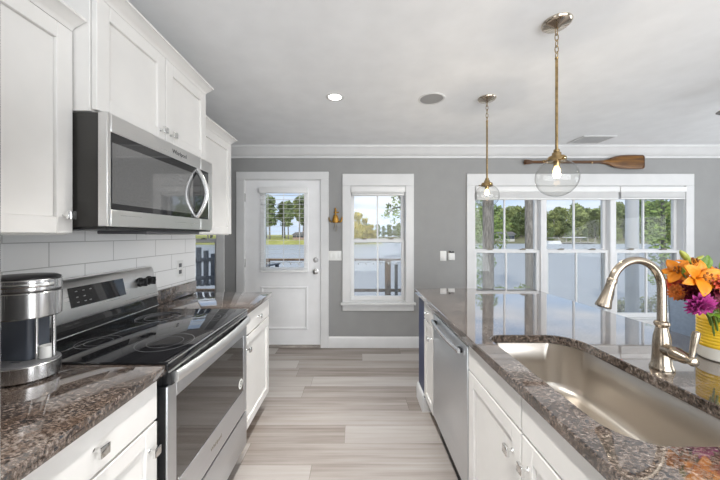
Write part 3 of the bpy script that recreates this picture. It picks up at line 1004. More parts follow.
# counter with the sink cut-out
SX0, SX1, SY0, SY1 = .588, .965, .635, 1.338
SR = [.115, .075, .10, .10]               # corners (x1,y1),(x0,y1),(x0,y0),(x1,y0)
def island_counter():
    x0, x1, y0, y1, z0, z1 = .497, 1.500, .12, 2.506, .880, .915
    t = bmesh.new()
    def ring(pts):
        vs = [t.verts.new(q) for q in pts]
        es = [t.edges.new((vs[i], vs[(i + 1) % len(vs)])) for i in range(len(vs))]
        return vs, es
    top_o, eo = ring(rrect(x0 + .004, x1 - .004, y0 + .004, y1 - .004, [.04, .006, .006, .04], z1))
    top_i, ei = ring(rrect(SX0 - .003, SX1 + .003, SY0 - .003, SY1 + .003, SR, z1, 12))
    bmesh.ops.triangle_fill(t, edges=eo + ei, use_beauty=True)
    bot_o, eo2 = ring(rrect(x0 + .004, x1 - .004, y0 + .004, y1 - .004, [.04, .006, .006, .04], z0))
    bot_i, ei2 = ring(rrect(SX0, SX1, SY0, SY1, SR, z0, 12))
    bmesh.ops.triangle_fill(t, edges=eo2 + ei2, use_beauty=True)
    mo1, _ = ring(rrect(x0, x1, y0, y1, [.04, .006, .006, .04], z1 - .004))
    mo2, _ = ring(rrect(x0, x1, y0, y1, [.04, .006, .006, .04], z0 + .004))
    mi1, _ = ring(rrect(SX0, SX1, SY0, SY1, SR, z1 - .003, 12))
    for chain in ((top_o, mo1, mo2, bot_o), (top_i, mi1, bot_i)):
        for A, B in zip(chain, chain[1:]):
            n = len(A)
            for i in range(n):
                j = (i + 1) % n
                t.faces.new((A[i], A[j], B[j], B[i]))
    bmesh.ops.recalc_face_normals(t, faces=t.faces)
    mb = MB()
    mb.add(t)
    return tag(mb.build('countertop', 'granite', smooth=30, origin=(1.0, 1.3, z0)), 'long polished granite island countertop with the sink cut into it', 'countertop')
island_counter()

def sink():
    t = thing('kitchen_sink', (.776, .986, .66), 'stainless undermount single-bowl sink set into the island counter', 'sink')
    def lp(ins, z):
        return rrect(SX0 - .004 + ins, SX1 + .004 - ins, SY0 - .004 + ins, SY1 + .004 - ins, [max(.02, r + .004 - ins * .55) for r in SR], z, 12)
    loops = [lp(-.016, .8795), lp(-.004, .8795), lp(0, .876), lp(.001, .78), lp(.004, .71), lp(.010, .690), lp(.022, .676), (lp(.040, .670))]
    cxy = (.776, .986)
    base = lp(.040, .670)
    loops.append([(cxy[0] + (q[0] - cxy[0]) * .55, cxy[1] + (q[1] - cxy[1]) * .55, .667) for q in base])
    loops.append([(cxy[0] + (q[0] - cxy[0]) * .12, cxy[1] + (q[1] - cxy[1]) * .12, .664) for q in base])
    mb = MB().loft(loops, cap1=True)
    mb.build('bowl', 'steel_sink', t, smooth=50)
    MB().lathe((.80, .99, .666), [(.020, .001), (.044, .003), (.048, .0015), (.050, 0)], n=32).lathe((.80, .99, .664), [(0, .002), (.022, .002), (.022, .004)], n=24).build('drain', 'chrome', t)
sink()

def faucet():
    fx, fy = 1.040, 1.000
    z = .9155
    t = thing('kitchen_faucet', (fx, fy, z), 'brushed nickel gooseneck pull-down faucet behind the island sink', 'faucet')
    bp_ = [(0, 0), (.0425, 0), (.0435, .005), (.0405, .010), (.0385, .016), (.036, .020), (.0335, .050), (.0325, .085), (.030, .110), (.0235, .132), (.0205, .142),
           (.0255, .147), (.0285, .153), (.0255, .160), (.0195, .163), (0, .163)]
    MB().lathe((fx, fy, z), [(r * .74, h) for r, h in bp_], n=44).build('body', 'faucet_nickel', t)
    pts = [(fx, fy, z + .160), (fx, fy, z + .20), (fx, fy, z + .274)]
    R = .086
    for i in range(1, 25):
        a = PI * i / 24 * .90
        pts.append((fx - R + R * math.cos(a), fy, z + .274 + R * 1.10 * math.sin(a)))
    lx, _, lz = pts[-1]
    MB().tube(pts, .0124, n=24).build('spout', 'faucet_nickel', t)
    # pull-down spray head continuing the tube
    d = (Vector(pts[-1]) - Vector(pts[-2])).normalized()
    p0 = Vector(pts[-1])
    prof = [(-.004, .0130), (.004, .0148), (.010, .0145), (.014, .0132), (.041, .0146), (.074, .0190), (.090, .0222), (.095, .0230), (.099, .0215), (.100, .016)]
    hd = MB().tube([p0 + d * a for a, _ in prof], [r for _, r in prof], n=28)
    hdo = hd.build('spray_head', 'faucet_nickel', t)
    side = Vector((1, 0, 0)) - d * d.x
    side.normalize()
    btn = [p0 + d * a + side * (.0150 + .0060 * (a - .03) / .055) for a in (.032, .046, .064, .080)]
    MB().tube(btn, [.003, .005, .005, .003], n=10).build('spray_button', 'black_plastic', hdo)
    MB().tube([p0 + d * .0995, p0 + d * .102], .0145, n=24).build('spray_face', 'grey_plastic', hdo)
    # side valve and lever, pointing toward the camera
    v = Vector((-.10, -1, -.05)).normalized()
    a0 = Vector((fx, fy, z + .072))
    prof = [(.0, .0205), (.040, .0200), (.044, .0225), (.052, .0225), (.056, .0200), (.078, .0185), (.088, .0135), (.094, .0125), (.104, .0150), (.110, .0120), (.113, .005)]
    MB().tube([a0 + v * a for a, _ in prof], [r for _, r in prof], n=24).build('valve', 'faucet_nickel', t)
    b0 = a0 + v * .096
    lp = [(-.010, .008), (.0, .0095), (.018, .0070), (.050, .0085), (.080, .0100), (.090, .0092), (.094, .005)]
    up = Vector((.12, -.06, 1)).normalized()
    MB().tube([b0 + up * a for a, _ in lp], [r for _, r in lp], n=20).build('lever', 'faucet_nickel', t)
faucet()

# ------------------------------------------------------------------ dishwasher
def dishwasher():
    y0, y1 = 1.383, 1.999
    t = thing('dishwasher', (.82, 1.69, 0), 'stainless dishwasher built into the island beside the sink cabinet', 'dishwasher')
    MB().box(XI + .02, 1.11, y0 + .004, y1 - .004, .11, .876).build('tub', 'black_plastic', t)
    MB().box(XI - .001, XI + .02, y0 + .003, y1 - .003, .150, .843, .003).build('door', 'steel_door', t)
    MB().box(XI - .001, XI + .02, y0 + .003, y1 - .003, .849, .874, .003).build('control_strip', 'steel_h', t)
    MB().box(XI + .05, 1.10, y0 + .004, y1 - .004, 0, .108).build('toe_kick', 'toe_black', t)
    pts = []
    for i in range(17):
        u = i / 16
        pts.append((XI - .022 - .012 * math.sin(PI * u), y0 + .06 + u * (y1 - y0 - .12), .800))
    h = MB().tube(pts, .014, n=18, flat=(.6, 1.0), up=(0, 0, 1))
    h.build('handle', 'steel_v', t)
    for ya in (y0 + .065, y1 - .095):
        MB().box(XI - .024, XI, ya, ya + .03, .789, .811, .003).build('handle_bracket', 'black_plastic', t)
dishwasher()

# ------------------------------------------------------------------ counter stool behind the island (only its back shows)
def stool():
    cx, cy = 1.485, 1.345
    t = thing('counter_stool', (cx, cy, 0), 'blue grey upholstered counter stool on the far side of the island, behind the flowers', 'stool')
    MB().box(cx - .21, cx + .19, cy - .20, cy + .20, .60, .68, .025, 3).build('seat', 'stool_fabric', t)
    lo, hi = [], []
    loops = []
    for k in range(9):
        u = k / 8
        z = .62 + u * .46
        hw = .150 + .070 * u
        xo = cx + .165 + .05 * u
        row = []
        for i in range(13):
            s_ = -1 + 2 * i / 12
            row.append((xo - .05 * s_ * s_, cy + hw * s_, z))
        back = [(p_[0] + .05, p_[1], p_[2]) for p_ in reversed(row)]
        loops.append(row + back)
    MB().loft(loops, cap0=True, cap1=True).build('backrest', 'stool_fabric', t, bevel=.012)
    for sx in (-1, 1):
        for sy in (-1, 1):
            MB().tube([(cx + sx * .17, cy + sy * .16, .60), (cx + sx * .215, cy + sy * .20, 0)], [.021, .015], n=12).build('leg', 'stool_wood', t)
    r = MB()
    q = .185
    for a, b in (((-1, -1), (1, -1)), ((1, -1), (1, 1)), ((1, 1), (-1, 1)), ((-1, 1), (-1, -1))):
        r.tube([(cx + a[0] * .202, cy + a[1] * q, .20), (cx + b[0] * .202, cy + b[1] * q, .20)], .010, n=10)
    r.build('footrest', 'stool_wood', t)
stool()

# ------------------------------------------------------------------ flowers in the yellow jar
JX, JY = 1.348, 1.075
def jar():
    t = thing('flower_jar', (JX, JY, .9155), 'yellow ridged jar with an unglazed white foot, holding the bouquet', 'vase')
    z = .9155
    lower = [(0, 0), (.060, 0), (.066, .004), (.068, .012), (.068, .046)]
    MB().lathe((JX, JY, z), lower, n=48).build('foot', 'terracotta_white', t)
    up = [(.0682, .046)]
    for k in range(9):
        zz = .048 + k * .0115
        up += [(.0700, zz + .002), (.0705, zz + .0055), (.0700, zz + .009), (.0682, zz + .0113)]
    up += [(.062, .158), (.056, .164), (.057, .172), (.052, .172), (.051, .150)]
    MB().lathe((JX, JY, z), up, n=48).build('body', 'jar_yellow', t)
jar()

def petal_mesh(mb, base, direction, length, width, curl, upv, nseg=6):
    """one curved petal as a thin two-sided strip with a fold along its middle"""
    d = Vector(direction).normalized()
    u = Vector(upv)
    u = (u - d * u.dot(d)).normalized()
    s = d.cross(u)
    t = bmesh.new()
    rows = []
    for i in range(nseg + 1):
        a = i / nseg
        wd = width * math.sin(PI * min(1, a * .92 + .06)) ** .8
        c = Vector(base) + d * (length * a * (1 - .25 * curl * a)) + u * (length * (.30 * a - curl * a * a * .75))
        th = .0012
        rows.append([t.verts.new(c - s * wd + u * wd * .35), t.verts.new(c - s * wd * .5 + u * wd * .04), t.verts.new(c - u * wd * .10), t.verts.new(c + s * wd * .5 + u * wd * .04), t.verts.new(c + s * wd + u * wd * .35)])
    for A, B in zip(rows, rows[1:]):
        for k in range(4):
            t.faces.new((A[k], A[k + 1], B[k + 1], B[k]))
    mb.add(t)
def axis_frame(n):
    n = Vector(n).normalized()
    a = Vector((0, 0, 1)) if abs(n.z) < .9 else Vector((1, 0, 0))
    u = n.cross(a).normalized()
    return n, u, n.cross(u)
def stem_to(t, p):
    b = Vector((JX + (p[0] - JX) * .20, JY + (p[1] - JY) * .20, .935))
    q = Vector((JX + (p[0] - JX) * .30, JY + (p[1] - JY) * .30, 1.09))
    MB().tube(bez(b, b + (q - b) * .7, q + Vector((0, 0, .03)), Vector(p), 8), .0028, n=8).build('stem', 'stem_green', t)
def lily(p, n, r, label, spin=0.0):
    t = thing('lily', p, label, 'flower')
    n, u, v = axis_frame(n)
    mb = MB()
    for k in range(6):
        a = 2 * PI * k / 6 + spin
        dr = (u * math.cos(a) + v * math.sin(a)) + n * (.55 if k % 2 else .40)
        petal_mesh(mb, Vector(p) + n * .0, dr, r * (1.0 if k % 2 else .92), r * (.27 if k % 2 else .20), .55, n)
    mb.build('petals', 'lily_orange', t, solid=.0015, smooth=60)
    st = MB()
    for k in range(6):
        a = 2 * PI * k / 6 + spin + .3
        q = Vector(p) + n * r * .55 + (u * math.cos(a) + v * math.sin(a)) * r * .16
        st.tube([Vector(p), Vector(p) + n * r * .3, q], .0009, n=6)
        st.sphere(q, .0035, (1, 1, 1.6), 1)
    st.build('stamens', 'stamen', t)
    stem_to(t, p)
def mum(p, n, r, mat, label, rings=4, squash=.6):
    t = thing('chrysanthemum' if mat != 'petal_coral' else 'carnation', p, label, 'flower')
    n, u, v = axis_frame(n)
    mb = MB()
    for q in range(rings):
        cnt = 16 - q * 3
        el = .05 + q * .42
        for k in range(cnt):
            a = 2 * PI * (k + .5 * (q % 2)) / cnt + random.uniform(-.08, .08)
            rad = u * math.cos(a) + v * math.sin(a)
            petal_mesh(mb, Vector(p) + n * (.004 * q), rad * math.cos(el) + n * (math.sin(el) * squash + .02), r * (1 - .15 * q) * random.uniform(.9, 1.06), r * .15, .35, n, 4)
    mb.build('petals', mat, t, solid=.001, smooth=60)
    stem_to(t, p)
def bud(p, n, L, r, label, cat='flower bud'):
    t = thing('lily_bud', p, label, cat)
    n = Vector(n).normalized()
    pr = [(0, .003), (.08, r * .5), (.3, r * .9), (.55, r), (.8, r * .7), (.95, r * .3), (1.0, .001)]
    MB().tube([Vector(p) + n * (L * a) for a, _ in pr], [q for _, q in pr], n=14).build('bud', 'bud_green', t)
    stem_to(t, p)
def leaf(p, n, L, wd, upv, label):
    t = thing('lily_leaf', p, label, 'leaf')
    mb = MB()
    petal_mesh(mb, p, n, L, wd, .25, upv, 8)
    mb.build('blade', 'leaf_green', t, solid=.001, smooth=60)
    stem_to(t, p)
def at(px, py, Y):
    """a photo pixel at depth Y, used to read off coordinates"""
    return Vector(((px - 356) / 294 * Y, Y, 1.37 + (235 - py) / 294 * Y))
lily(at(696, 278, .985), (-.15, -1, .22), .077, 'wide open orange lily at the front of the bouquet', .35)
lily(at(679, 273, 1.03), (-.75, -.6, .45), .062, 'orange lily turned sideways at the left of the bouquet', .1)
lily(at(692, 268, 1.08), (-.1, -.45, 1), .062, 'orange lily facing up at the top of the bouquet', .6)
mum(at(698, 303, .972), (-.15, -.9, -.45), .052, 'petal_purple', 'magenta purple chrysanthemum drooping over the rim of the yellow jar')
mum(at(709, 292, .975), (.1, -1, .15), .048, 'petal_crimson', 'deep crimson chrysanthemum just below the wide open orange lily')
mum(at(689, 292, 1.015), (-.35, -1, 0), .042, 'petal_crimson', 'small crimson chrysanthemum between the magenta bloom and the rust bloom')
mum(at(715, 281, 1.03), (.15, -.9, .5), .060, 'petal_crimson', 'dark crimson chrysanthemum at the upper right of the bouquet')
mum(at(718, 298, .99), (.2, -1, .0), .050, 'petal_crimson', 'dark crimson chrysanthemum low at the right edge of the picture')
mum(at(678, 284, 1.05), (-.8, -.7, .1), .042, 'petal_coral', 'pinkish coral bloom at the left of the bouquet under the sideways lily')
mum(at(678, 292, 1.03), (-.7, -.8, -.1), .036, 'petal_rust', 'rust orange chrysanthemum low on the left of the bouquet')
mum(at(719, 284, .96), (.2, -.9, .4), .040, 'petal_coral', 'coral bloom at the right edge of the picture, in front of the crimson ones')
bud(at(690, 262, 1.06), (-.62, -.10, .60), .062, .0105, 'fat green lily bud pointing up left, highest of the bouquet')
bud(at(694, 261, 1.10), (.55, 0, .30), .042, .0065, 'slim green lily bud pointing right above the top lily')
leaf(at(701, 271, 1.04), (.22, -.1, 1), .062, .017, (-.3, -1, .2), 'broad green leaf standing up at the top of the bouquet')
leaf(at(721, 270, 1.06), (-.1, -.1, 1), .045, .012, (-.3, -1, .2), 'green leaf tip at the right edge above the crimson blooms')
leaf(at(682, 273, .99), (-.55, -.4, .4), .040, .008, (.2, -.7, .6), 'small green leaf lying between the orange lilies')
for k, (px, py, dx, dz) in enumerate([(706, 311, -.5, -.3), (712, 314, .2, -.4), (702, 306, -.8, .1), (716, 308, .5, .1)]):
    leaf(at(px, py, .985 + .006 * k), (dx, -.6, dz), .040, .011, (0, -.6, .8),
         ['green leaf hanging left over the rim of the yellow jar', 'green leaf hanging down in front of the yellow jar', 'green leaf tucked under the magenta bloom', 'green leaf at the right of the jar rim'][k])

# ================================================================== CEILING FIXTURES
def pendant(px_x, Y, gz, gr, label):
    t = thing('pendant_lamp', (px_x, Y, CZ), label, 'pendant lamp', 'glass globe pendants over the island')
    MB().lathe((px_x, Y, CZ), [(0, 0), (.066, 0), (.068, -.006), (.066, -.012), (.056, -.020), (.020, -.026), (.010, -.034), (0, -.036)], n=44).build('canopy', 'nickel_polished', t)
    ch = MB()
    zt = CZ - .030
    n_l = 5
    for k in range(n_l):
        zc = zt - .018 - k * .030
        pts = []
        for i in range(17):
            a = 2 * PI * i / 16
            x_, z_ = .0085 * math.cos(a), .019 * math.sin(a)
            pts.append((px_x + (x_ if k % 2 else 0), Y + (0 if k % 2 else x_), zc + z_))
        ch.tube(pts, .0021, n=8, caps=False)
    ch.build('chain', 'brass_old', t)
    zb = zt - .018 - (n_l - 1) * .030 - .014
    zcap = gz + gr * .93
    MB().tube([(px_x, Y, zb), (px_x, Y, zcap + .045)], .0065, n=14).sphere((px_x, Y, zb), .0085, sub=2).build('rod', 'brass_old', t)
    cap = MB().lathe((px_x, Y, zcap), [(0, .055), (.010, .055), (.014, .050), (.014, .040), (.020, .036), (.021, .022), (.036, .018), (.042, .010), (.043, -.006), (.040, -.010), (.016, -.006), (.014, -.030), (0, -.030)], n=36)
    co = cap.build('socket_cap', 'brass_old', t)
    for k in range(3):
        sm = MB()
        a = 2 * PI * k / 3 + .6
        q = (px_x + .043 * math.cos(a), Y + .043 * math.sin(a), zcap + .002)
        q2 = (px_x + .056 * math.cos(a), Y + .056 * math.sin(a), zcap + .002)
        sm.tube([q, q2], .003, n=8).sphere(q2, .0055, sub=1)
        sm.build('thumbscrew', 'brass_old', co)
    prof = []
    a0 = math.asin(.038 / gr)
    N = 28
    for i in range(N + 1):
        a = a0 + (PI - a0) * i / N
        prof.append((gr * math.sin(a) if i < N else 0, gr * math.cos(a)))
    MB().lathe((px_x, Y, gz), prof, n=56).build('globe', 'globe_glass', t, smooth=80)
    bz_ = zcap - .030
    MB().lathe((px_x, Y, bz_), [(.008, .004), (.009, -.004), (.013, -.012), (.0165, -.022), (.0165, -.030), (.012, -.038), (.006, -.042), (0, -.043)], n=24).build('bulb', 'bulb_glow', t)
    lo = lamp('bulb_light', 'POINT', (0, 0, 0), (0, 0, 0), 5.0, (1.0, .86, .68), shadow_soft_size=.02)
    lo.parent = t
    lo.location = (0, 0, bz_ - .075 - CZ)
pendant(1.008, 1.477, 1.658, .095, 'clear glass globe pendant nearer the camera, hanging above the sink end of the island')
pendant(1.023, 2.296, 1.676, .090, 'clear glass globe pendant farther from the camera, hanging above the far end of the island')

def downlight(x, y, label, group='recessed ceiling lights'):
    t = thing('recessed_light', (x, y, CZ), label, 'recessed light', group)
    MB().lathe((x, y, CZ), [(.048, -.001), (.052, -.004), (.066, -.004), (.072, -.001), (.072, 0)], n=40).build('trim_ring', 'trim_white', t)
    MB().lathe((x, y, CZ), [(0, -.0022), (.049, -.0022), (.049, -.0005), (0, -.0005)], n=32).build('lens', 'can_glow', t)
    lo = lamp('lens_light', 'AREA', (0, 0, 0), (0, 0, 0), CAN_POWER, (1.0, .985, .955), shape='DISK', size=.10, spread=math.radians(97))
    lo.parent = t
    lo.location = (0, 0, -.006)
downlight(-.163, 2.28, 'lit recessed ceiling light over the aisle, left of the round speaker')
for k, (x, y) in enumerate([(-.163, .30), (-.163, -1.5), (2.0, -.9), (3.6, .5), (-.163, 1.26)]):  # unseen cans added for more light; the last one brightens the tile
    downlight(x, y, ['added out-of-view recessed light over the near end of the aisle', 'added out-of-view recessed light behind the refrigerator', 'added out-of-view recessed light near the wall behind the camera', 'added out-of-view recessed light in the living area', 'added out-of-view recessed light brightening the tile by the range'][k])
t = thing('ceiling_speaker', (.592, 2.31, CZ), 'round grey speaker grille in the ceiling, right of the lit recessed light', 'speaker')
MB().lathe((.592, 2.31, CZ), [(.086, -.002), (.090, -.005), (.101, -.004), (.104, 0)], n=44).build('rim', 'trim_white', t)
MB().lathe((.592, 2.31, CZ), [(0, -.0045), (.060, -.004), (.087, -.003), (.087, 0), (0, 0)], n=44).build('grille', 'speaker_grey', t)
t = thing('ceiling_vent', (2.63, 3.30, CZ), 'white louvred air vent in the ceiling above the triple window', 'vent')
MB().box(2.45, 2.81, 3.16, 3.18, CZ - .010, CZ).box(2.45, 2.81, 3.40, 3.42, CZ - .010, CZ).box(2.45, 2.47, 3.18, 3.40, CZ - .010, CZ).box(2.79, 2.81, 3.18, 3.40, CZ - .010, CZ).build('frame', 'trim_white', t, bevel=.003)
mb = MB()
for k in range(12):
    y = 3.19 + k * .0185
    mb.box(2.47, 2.79, y, y + .006, CZ - .008, CZ - .001)
mb.build('louvres', 'vent_grey', t, smooth=0)
t = thing('ceiling_fan', (2.95, 1.70, CZ), 'ceiling fan in the living area, one blade tip showing at the right edge', 'ceiling fan')
MB().lathe((2.95, 1.70, CZ), [(0, 0), (.07, 0), (.072, -.02), (.03, -.05), (.014, -.055), (.014, -.075), (.06, -.080), (.10, -.100), (.105, -.150), (.07, -.185), (.05, -.205), (0, -.215)], n=40).build('motor', 'satin_nickel', t)
for k in range(5):
    a = PI + 2 * PI * k / 5
    pr = []
    for u, wd in ((.11, .03), (.18, .045), (.30, .058), (.48, .066), (.555, .060), (.58, .03)):
        pr.append((u, wd))
    poly = [(u, -wd) for u, wd in pr] + [(u, wd) for u, wd in reversed(pr)]
    ca, sa = math.cos(a), math.sin(a)
    pl = [(2.95 + u * ca - v_ * sa, 1.70 + u * sa + v_ * ca) for u, v_ in poly]
    MB().prism(pl, CZ - .150, CZ - .140, 'z').build('blade', 'fan_wood', t)

# ================================================================== THINGS ON THE FAR WALL
def oar():
    x0, x1 = 2.030, 3.470
    y, z = YB - .035, 2.250
    t = thing('wooden_oar', ((x0 + x1) / 2, y, z), 'brown wooden oar hung level above the triple window', 'oar')
    MB().tube([(x0 + .07, y, z), (x1 - .50, y, z)], [.0165, .0175], n=18).build('shaft', 'oar_shaft', t)
    MB().tube([(x0, y, z), (x0 + .006, y, z), (x0 + .03, y, z), (x0 + .075, y, z), (x0 + .10, y, z)], [.018, .030, .030, .022, .0165], n=20).build('grip', 'oar_shaft', t)
    L = x1 - .52
    outline = [(0, .018), (.06, .024), (.12, .042), (.18, .062), (.24, .073), (.32, .078), (.42, .079), (.50, .077), (.515, .070), (.52, .050)]
    loops = []
    for u, hw in outline:
        th = .016 - .008 * u / .52
        row = []
        for i in range(20):
            a = 2 * PI * i / 20
            row.append((L + u, y + th * math.sin(a), z + hw * math.cos(a)))
        loops.append(row)
    bl = MB().loft(loops, cap0=True, cap1=True).build('blade', 'oar_wood', t, smooth=50)
    rim = MB()
    rp = [(L + u, y - .004, z + hw) for u, hw in outline[2:]] + [(L + u, y - .004, z - hw) for u, hw in reversed(outline[2:])]
    rim.tube(rp, .0075, n=8)
    rim.build('dark_edge', 'oar_shaft', bl)
    for xk in (x0 + .35, x0 + .80):
        MB().tube([(xk, YB, z + .012), (xk, y - .022, z - .021), (xk, y - .022, z - .006)], .004, n=8).build('hook', 'brass_old', t)
oar()

def ornament():
    x, z = -.247, 1.56
    t = thing('wall_ornament', (x, YB - .02, z - .12), 'small brass nautical wall ornament with two curved arms, between door and narrow window', 'ornament')
    y = YB - .022
    MB().lathe((x, y, z + .02), [(0, -.062), (.030, -.062), (.036, -.054), (.040, -.030), (.034, .0), (.024, .025), (.020, .034), (0, .034)], n=24, sy=.5).build('body', 'gold_paint', t)
    MB().sphere((x, y, z + .118), .014).tube([(x, y, z + .05), (x, y, z + .108)], .010, n=10).tube([(x - .022, y, z + .084), (x + .040, y, z + .084)], .008, n=10).sphere((x - .004, y, z + .135), .007).build('finial', 'gold_paint', t)
    for s in (-1, 1):
        MB().tube(bez((x + s * .030, y, z - .022), (x + s * .055, y - .006, z - .045), (x + s * .082, y - .012, z - .02), (x + s * .078, y - .012, z + .030), 10), [.009, .009, .010, .011, .012, .012, .011, .010, .010, .009, .004], n=10).build('arm', 'gold_paint' if s > 0 else 'brass_old', t)
    MB().tube(bez((x, y, z - .04), (x + .004, y, z - .07), (x - .022, y, z - .09), (x - .018, y, z - .125), 8), .006, n=8).tube(bez((x, y, z - .06), (x + .03, y, z - .08), (x + .02, y, z - .11), (x + .004, y, z - .15), 8), .0035, n=8).build('tail', 'pewter', t)
ornament()

def switch_plate(x0, x1, z0, z1, gangs, label):
    t = thing('light_switch', ((x0 + x1) / 2, YB, z0), label, 'light switch')
    MB().box(x0, x1, YB - .006, YB, z0, z1, .0025).build('plate', 'plate_white', t)
    for k in range(gangs):
        xc = x0 + (x1 - x0) * (k + .5) / gangs
        MB().box(xc - .015, xc + .015, YB - .010, YB - .005, (z0 + z1) / 2 - .032, (z0 + z1) / 2 + .032, .002).build('rocker', 'plate_white', t)
switch_plate(-.334, -.176, 1.060, 1.176, 3, 'triple white light switch plate below the brass ornament')
switch_plate(1.024, 1.100, 1.055, 1.176, 1, 'single white light switch plate on the wall left of the triple window')
t = thing('wall_sensor', (1.157, YB, 1.066), 'small white wall box with a dark trinket on top, right of the single switch', 'wall box')
MB().box(1.118, 1.196, YB - .028, YB, 1.066, 1.152, .005).build('housing', 'plate_white', t)
MB().sphere((1.140, YB - .015, 1.166), .014).tube([(1.15, YB - .015, 1.158), (1.185, YB - .015, 1.160)], .007, n=8).sphere((1.178, YB - .015, 1.166), .009).build('trinket', 'rail_dark', t)

# ================================================================== OUTSIDE
WZ = -2.10
def hill(name, f, x0, x1, y0, y1, nx, ny, mat, label, cat):
    t_ = bmesh.new()
    V = [[t_.verts.new((x0 + (x1 - x0) * i / nx, y0 + (y1 - y0) * j / ny, f(x0 + (x1 - x0) * i / nx, y0 + (y1 - y0) * j / ny))) for i in range(nx + 1)] for j in range(ny + 1)]
    for j in range(ny):
        for i in range(nx):
            t_.faces.new((V[j][i], V[j][i + 1], V[j + 1][i + 1], V[j + 1][i]))
    mb = MB()
    mb.add(t_)
    return tag(mb.build(name, mat, smooth=180), label, cat, kind='structure')
tag(MB().box(-420, 520, 9.5, 330, WZ - .3, WZ).build('lake_water', 'lake_water', smooth=0, origin=(0, 100, WZ)), 'calm grey lake behind the house', 'lake', kind='structure')
hill('far_shore', lambda x, y: WZ - .2 + min(1, max(0, (y - 104 - 3 * math.sin(x * .03)) / 26)) * 1.7 + max(0, y - 130) * .03, -330, 10, 100, 200, 60, 20, 'lawn', 'grassy far shore seen through the door', 'shore')
hill('far_shore', lambda x, y: WZ - .2 + min(1, max(0, (y - 116 - 3 * math.sin(x * .05)) / 20)) * 1.9 + max(0, y - 136) * .05, 36, 300, 112, 210, 50, 20, 'bank_soil', 'wooded far shore seen through the triple window', 'shore')
hill('far_shore', lambda x, y: WZ - .2 + min(1, max(0, (y - 235) / 30)) * 2.0, -60, 130, 230, 320, 20, 8, 'bank_soil', 'most distant shore seen through the narrow window', 'shore')
hill('near_bank', lambda x, y: -.55 - .26 * max(0, y - 5.0) + .12 * math.sin(x * 1.3 + y), -30, 40, 3.72, 11.5, 70, 14, 'bank_soil', 'sloping ground between the house and the lake', 'ground')

# trees ------------------------------------------------------------------
def leaf_cloud(mb, blobs, n, size, rnd, flat=1.0):
    t_ = bmesh.new()
    tot = sum(b[1] ** 2 for b in blobs)
    for (c, r) in blobs:
        k = int(n * r * r / tot)
        for _ in range(k):
            d = Vector((rnd.gauss(0, 1), rnd.gauss(0, 1), rnd.gauss(0, 1))).normalized() * r * (rnd.random() ** .35)
            d.z *= flat
            p_ = Vector(c) + d
            a = Vector((rnd.gauss(0, 1), rnd.gauss(0, 1), rnd.gauss(0, 1))).normalized()
            b = a.orthogonal().normalized()
            s = size * rnd.uniform(.6, 1.4)
            t_.faces.new([t_.verts.new(p_ + a * s), t_.verts.new(p_ + b * s * .6), t_.verts.new(p_ - a * s), t_.verts.new(p_ - b * s * .6)])
    mb.add(t_)
def far_tree(kind, seed, mat, h):
    rnd = random.Random(seed)
    t_ = thing('shoreline_tree', (0, 0, 0), None, None)
    if kind == 'pine':
        blobs = []
        for k in range(15):
            u = rnd.uniform(.42, 1.0)
            rr = h * (.11 + .05 * (1 - u)) * rnd.uniform(.7, 1.2)
            a = rnd.uniform(0, 2 * PI)
            d = h * .15 * (1.15 - u) * rnd.uniform(.2, 1.0)
            blobs.append(((d * math.cos(a), d * math.sin(a), h * (u - .04)), rr))
    else:
        blobs = []
        for k in range(18):
            u = rnd.uniform(.14, .92)
            wd = h * .25 * math.sin(PI * min(1, u * .85 + .18)) ** .7
            a = rnd.uniform(0, 2 * PI)
            d = wd * rnd.uniform(.2, .8)
            blobs.append(((d * math.cos(a), d * math.sin(a), h * u), h * .125 * rnd.uniform(.8, 1.25)))
    mb = MB()
    leaf_cloud(mb, blobs, 2600 if kind != 'pine' else 1500, h * .030, rnd, .8)
    mb.build('crown', mat, t_, smooth=0)
    MB().tube([(0, 0, -.5), (0.02 * h, 0, h * .5), (.0, 0, h * .92)], [h * .020, h * .014, h * .004], n=8).build('trunk', 'bark', t_)
    return t_
protos = {
    'pine': [far_tree('pine', 1, 'leaf_pine', 16), far_tree('pine', 2, 'leaf_pine', 16), far_tree('pine', 3, 'leaf_oak', 16)],
    'oak': [far_tree('oak', 4, 'leaf_oak', 13), far_tree('oak', 5, 'leaf_pine', 13), far_tree('oak', 6, 'leaf_oak', 13)],
    'autumn': [far_tree('oak', 8, 'leaf_autumn', 12)],
}
used = set()
def plant(kind, x, y, z, s, label, group, rnd):
    p_ = rnd.choice(protos[kind])
    if p_.name in used:
        o_ = copy_tree(p_)
    else:
        o_ = p_
        used.add(p_.name)
    o_.location = (x, y, z)
    o_.rotation_euler = (0, 0, rnd.uniform(0, 6.28))
    o_.scale = (s * rnd.uniform(.9, 1.15), s * rnd.uniform(.9, 1.15), s)
    tag(o_, label, 'tree', group)
rnd = random.Random(21)
LP = 'tall pine tree on the grassy shore seen through the door'
LO = 'round leafy tree in the dense woods across the lake, seen through the triple window'
LB = 'low distant tree on the farthest shore, seen through the narrow window'
LU = 'low green tree filling the understory of the far woods, seen through the triple window'
def wood(px0, px1, rows, step, kinds, zf, sf, label, group, jit=1.0):
    """staggered rows of trees between two bearings"""
    for r, Y in enumerate(rows):
        xa, xb = (px0 - 356) / 294 * Y, (px1 - 356) / 294 * Y
        n_ = max(1, int((xb - xa) / step))
        for k in range(n_):
            x = xa + (k + .5 * (r % 2) + .25) * (xb - xa) / n_ + rnd.uniform(-jit, jit)
            px = 356 + x / Y * 294
            plant('pine' if rnd.random() < kinds else 'oak', x, Y + rnd.uniform(-jit, jit), zf(r), sf(px, r) * rnd.uniform(.86, 1.1), label, group, rnd)
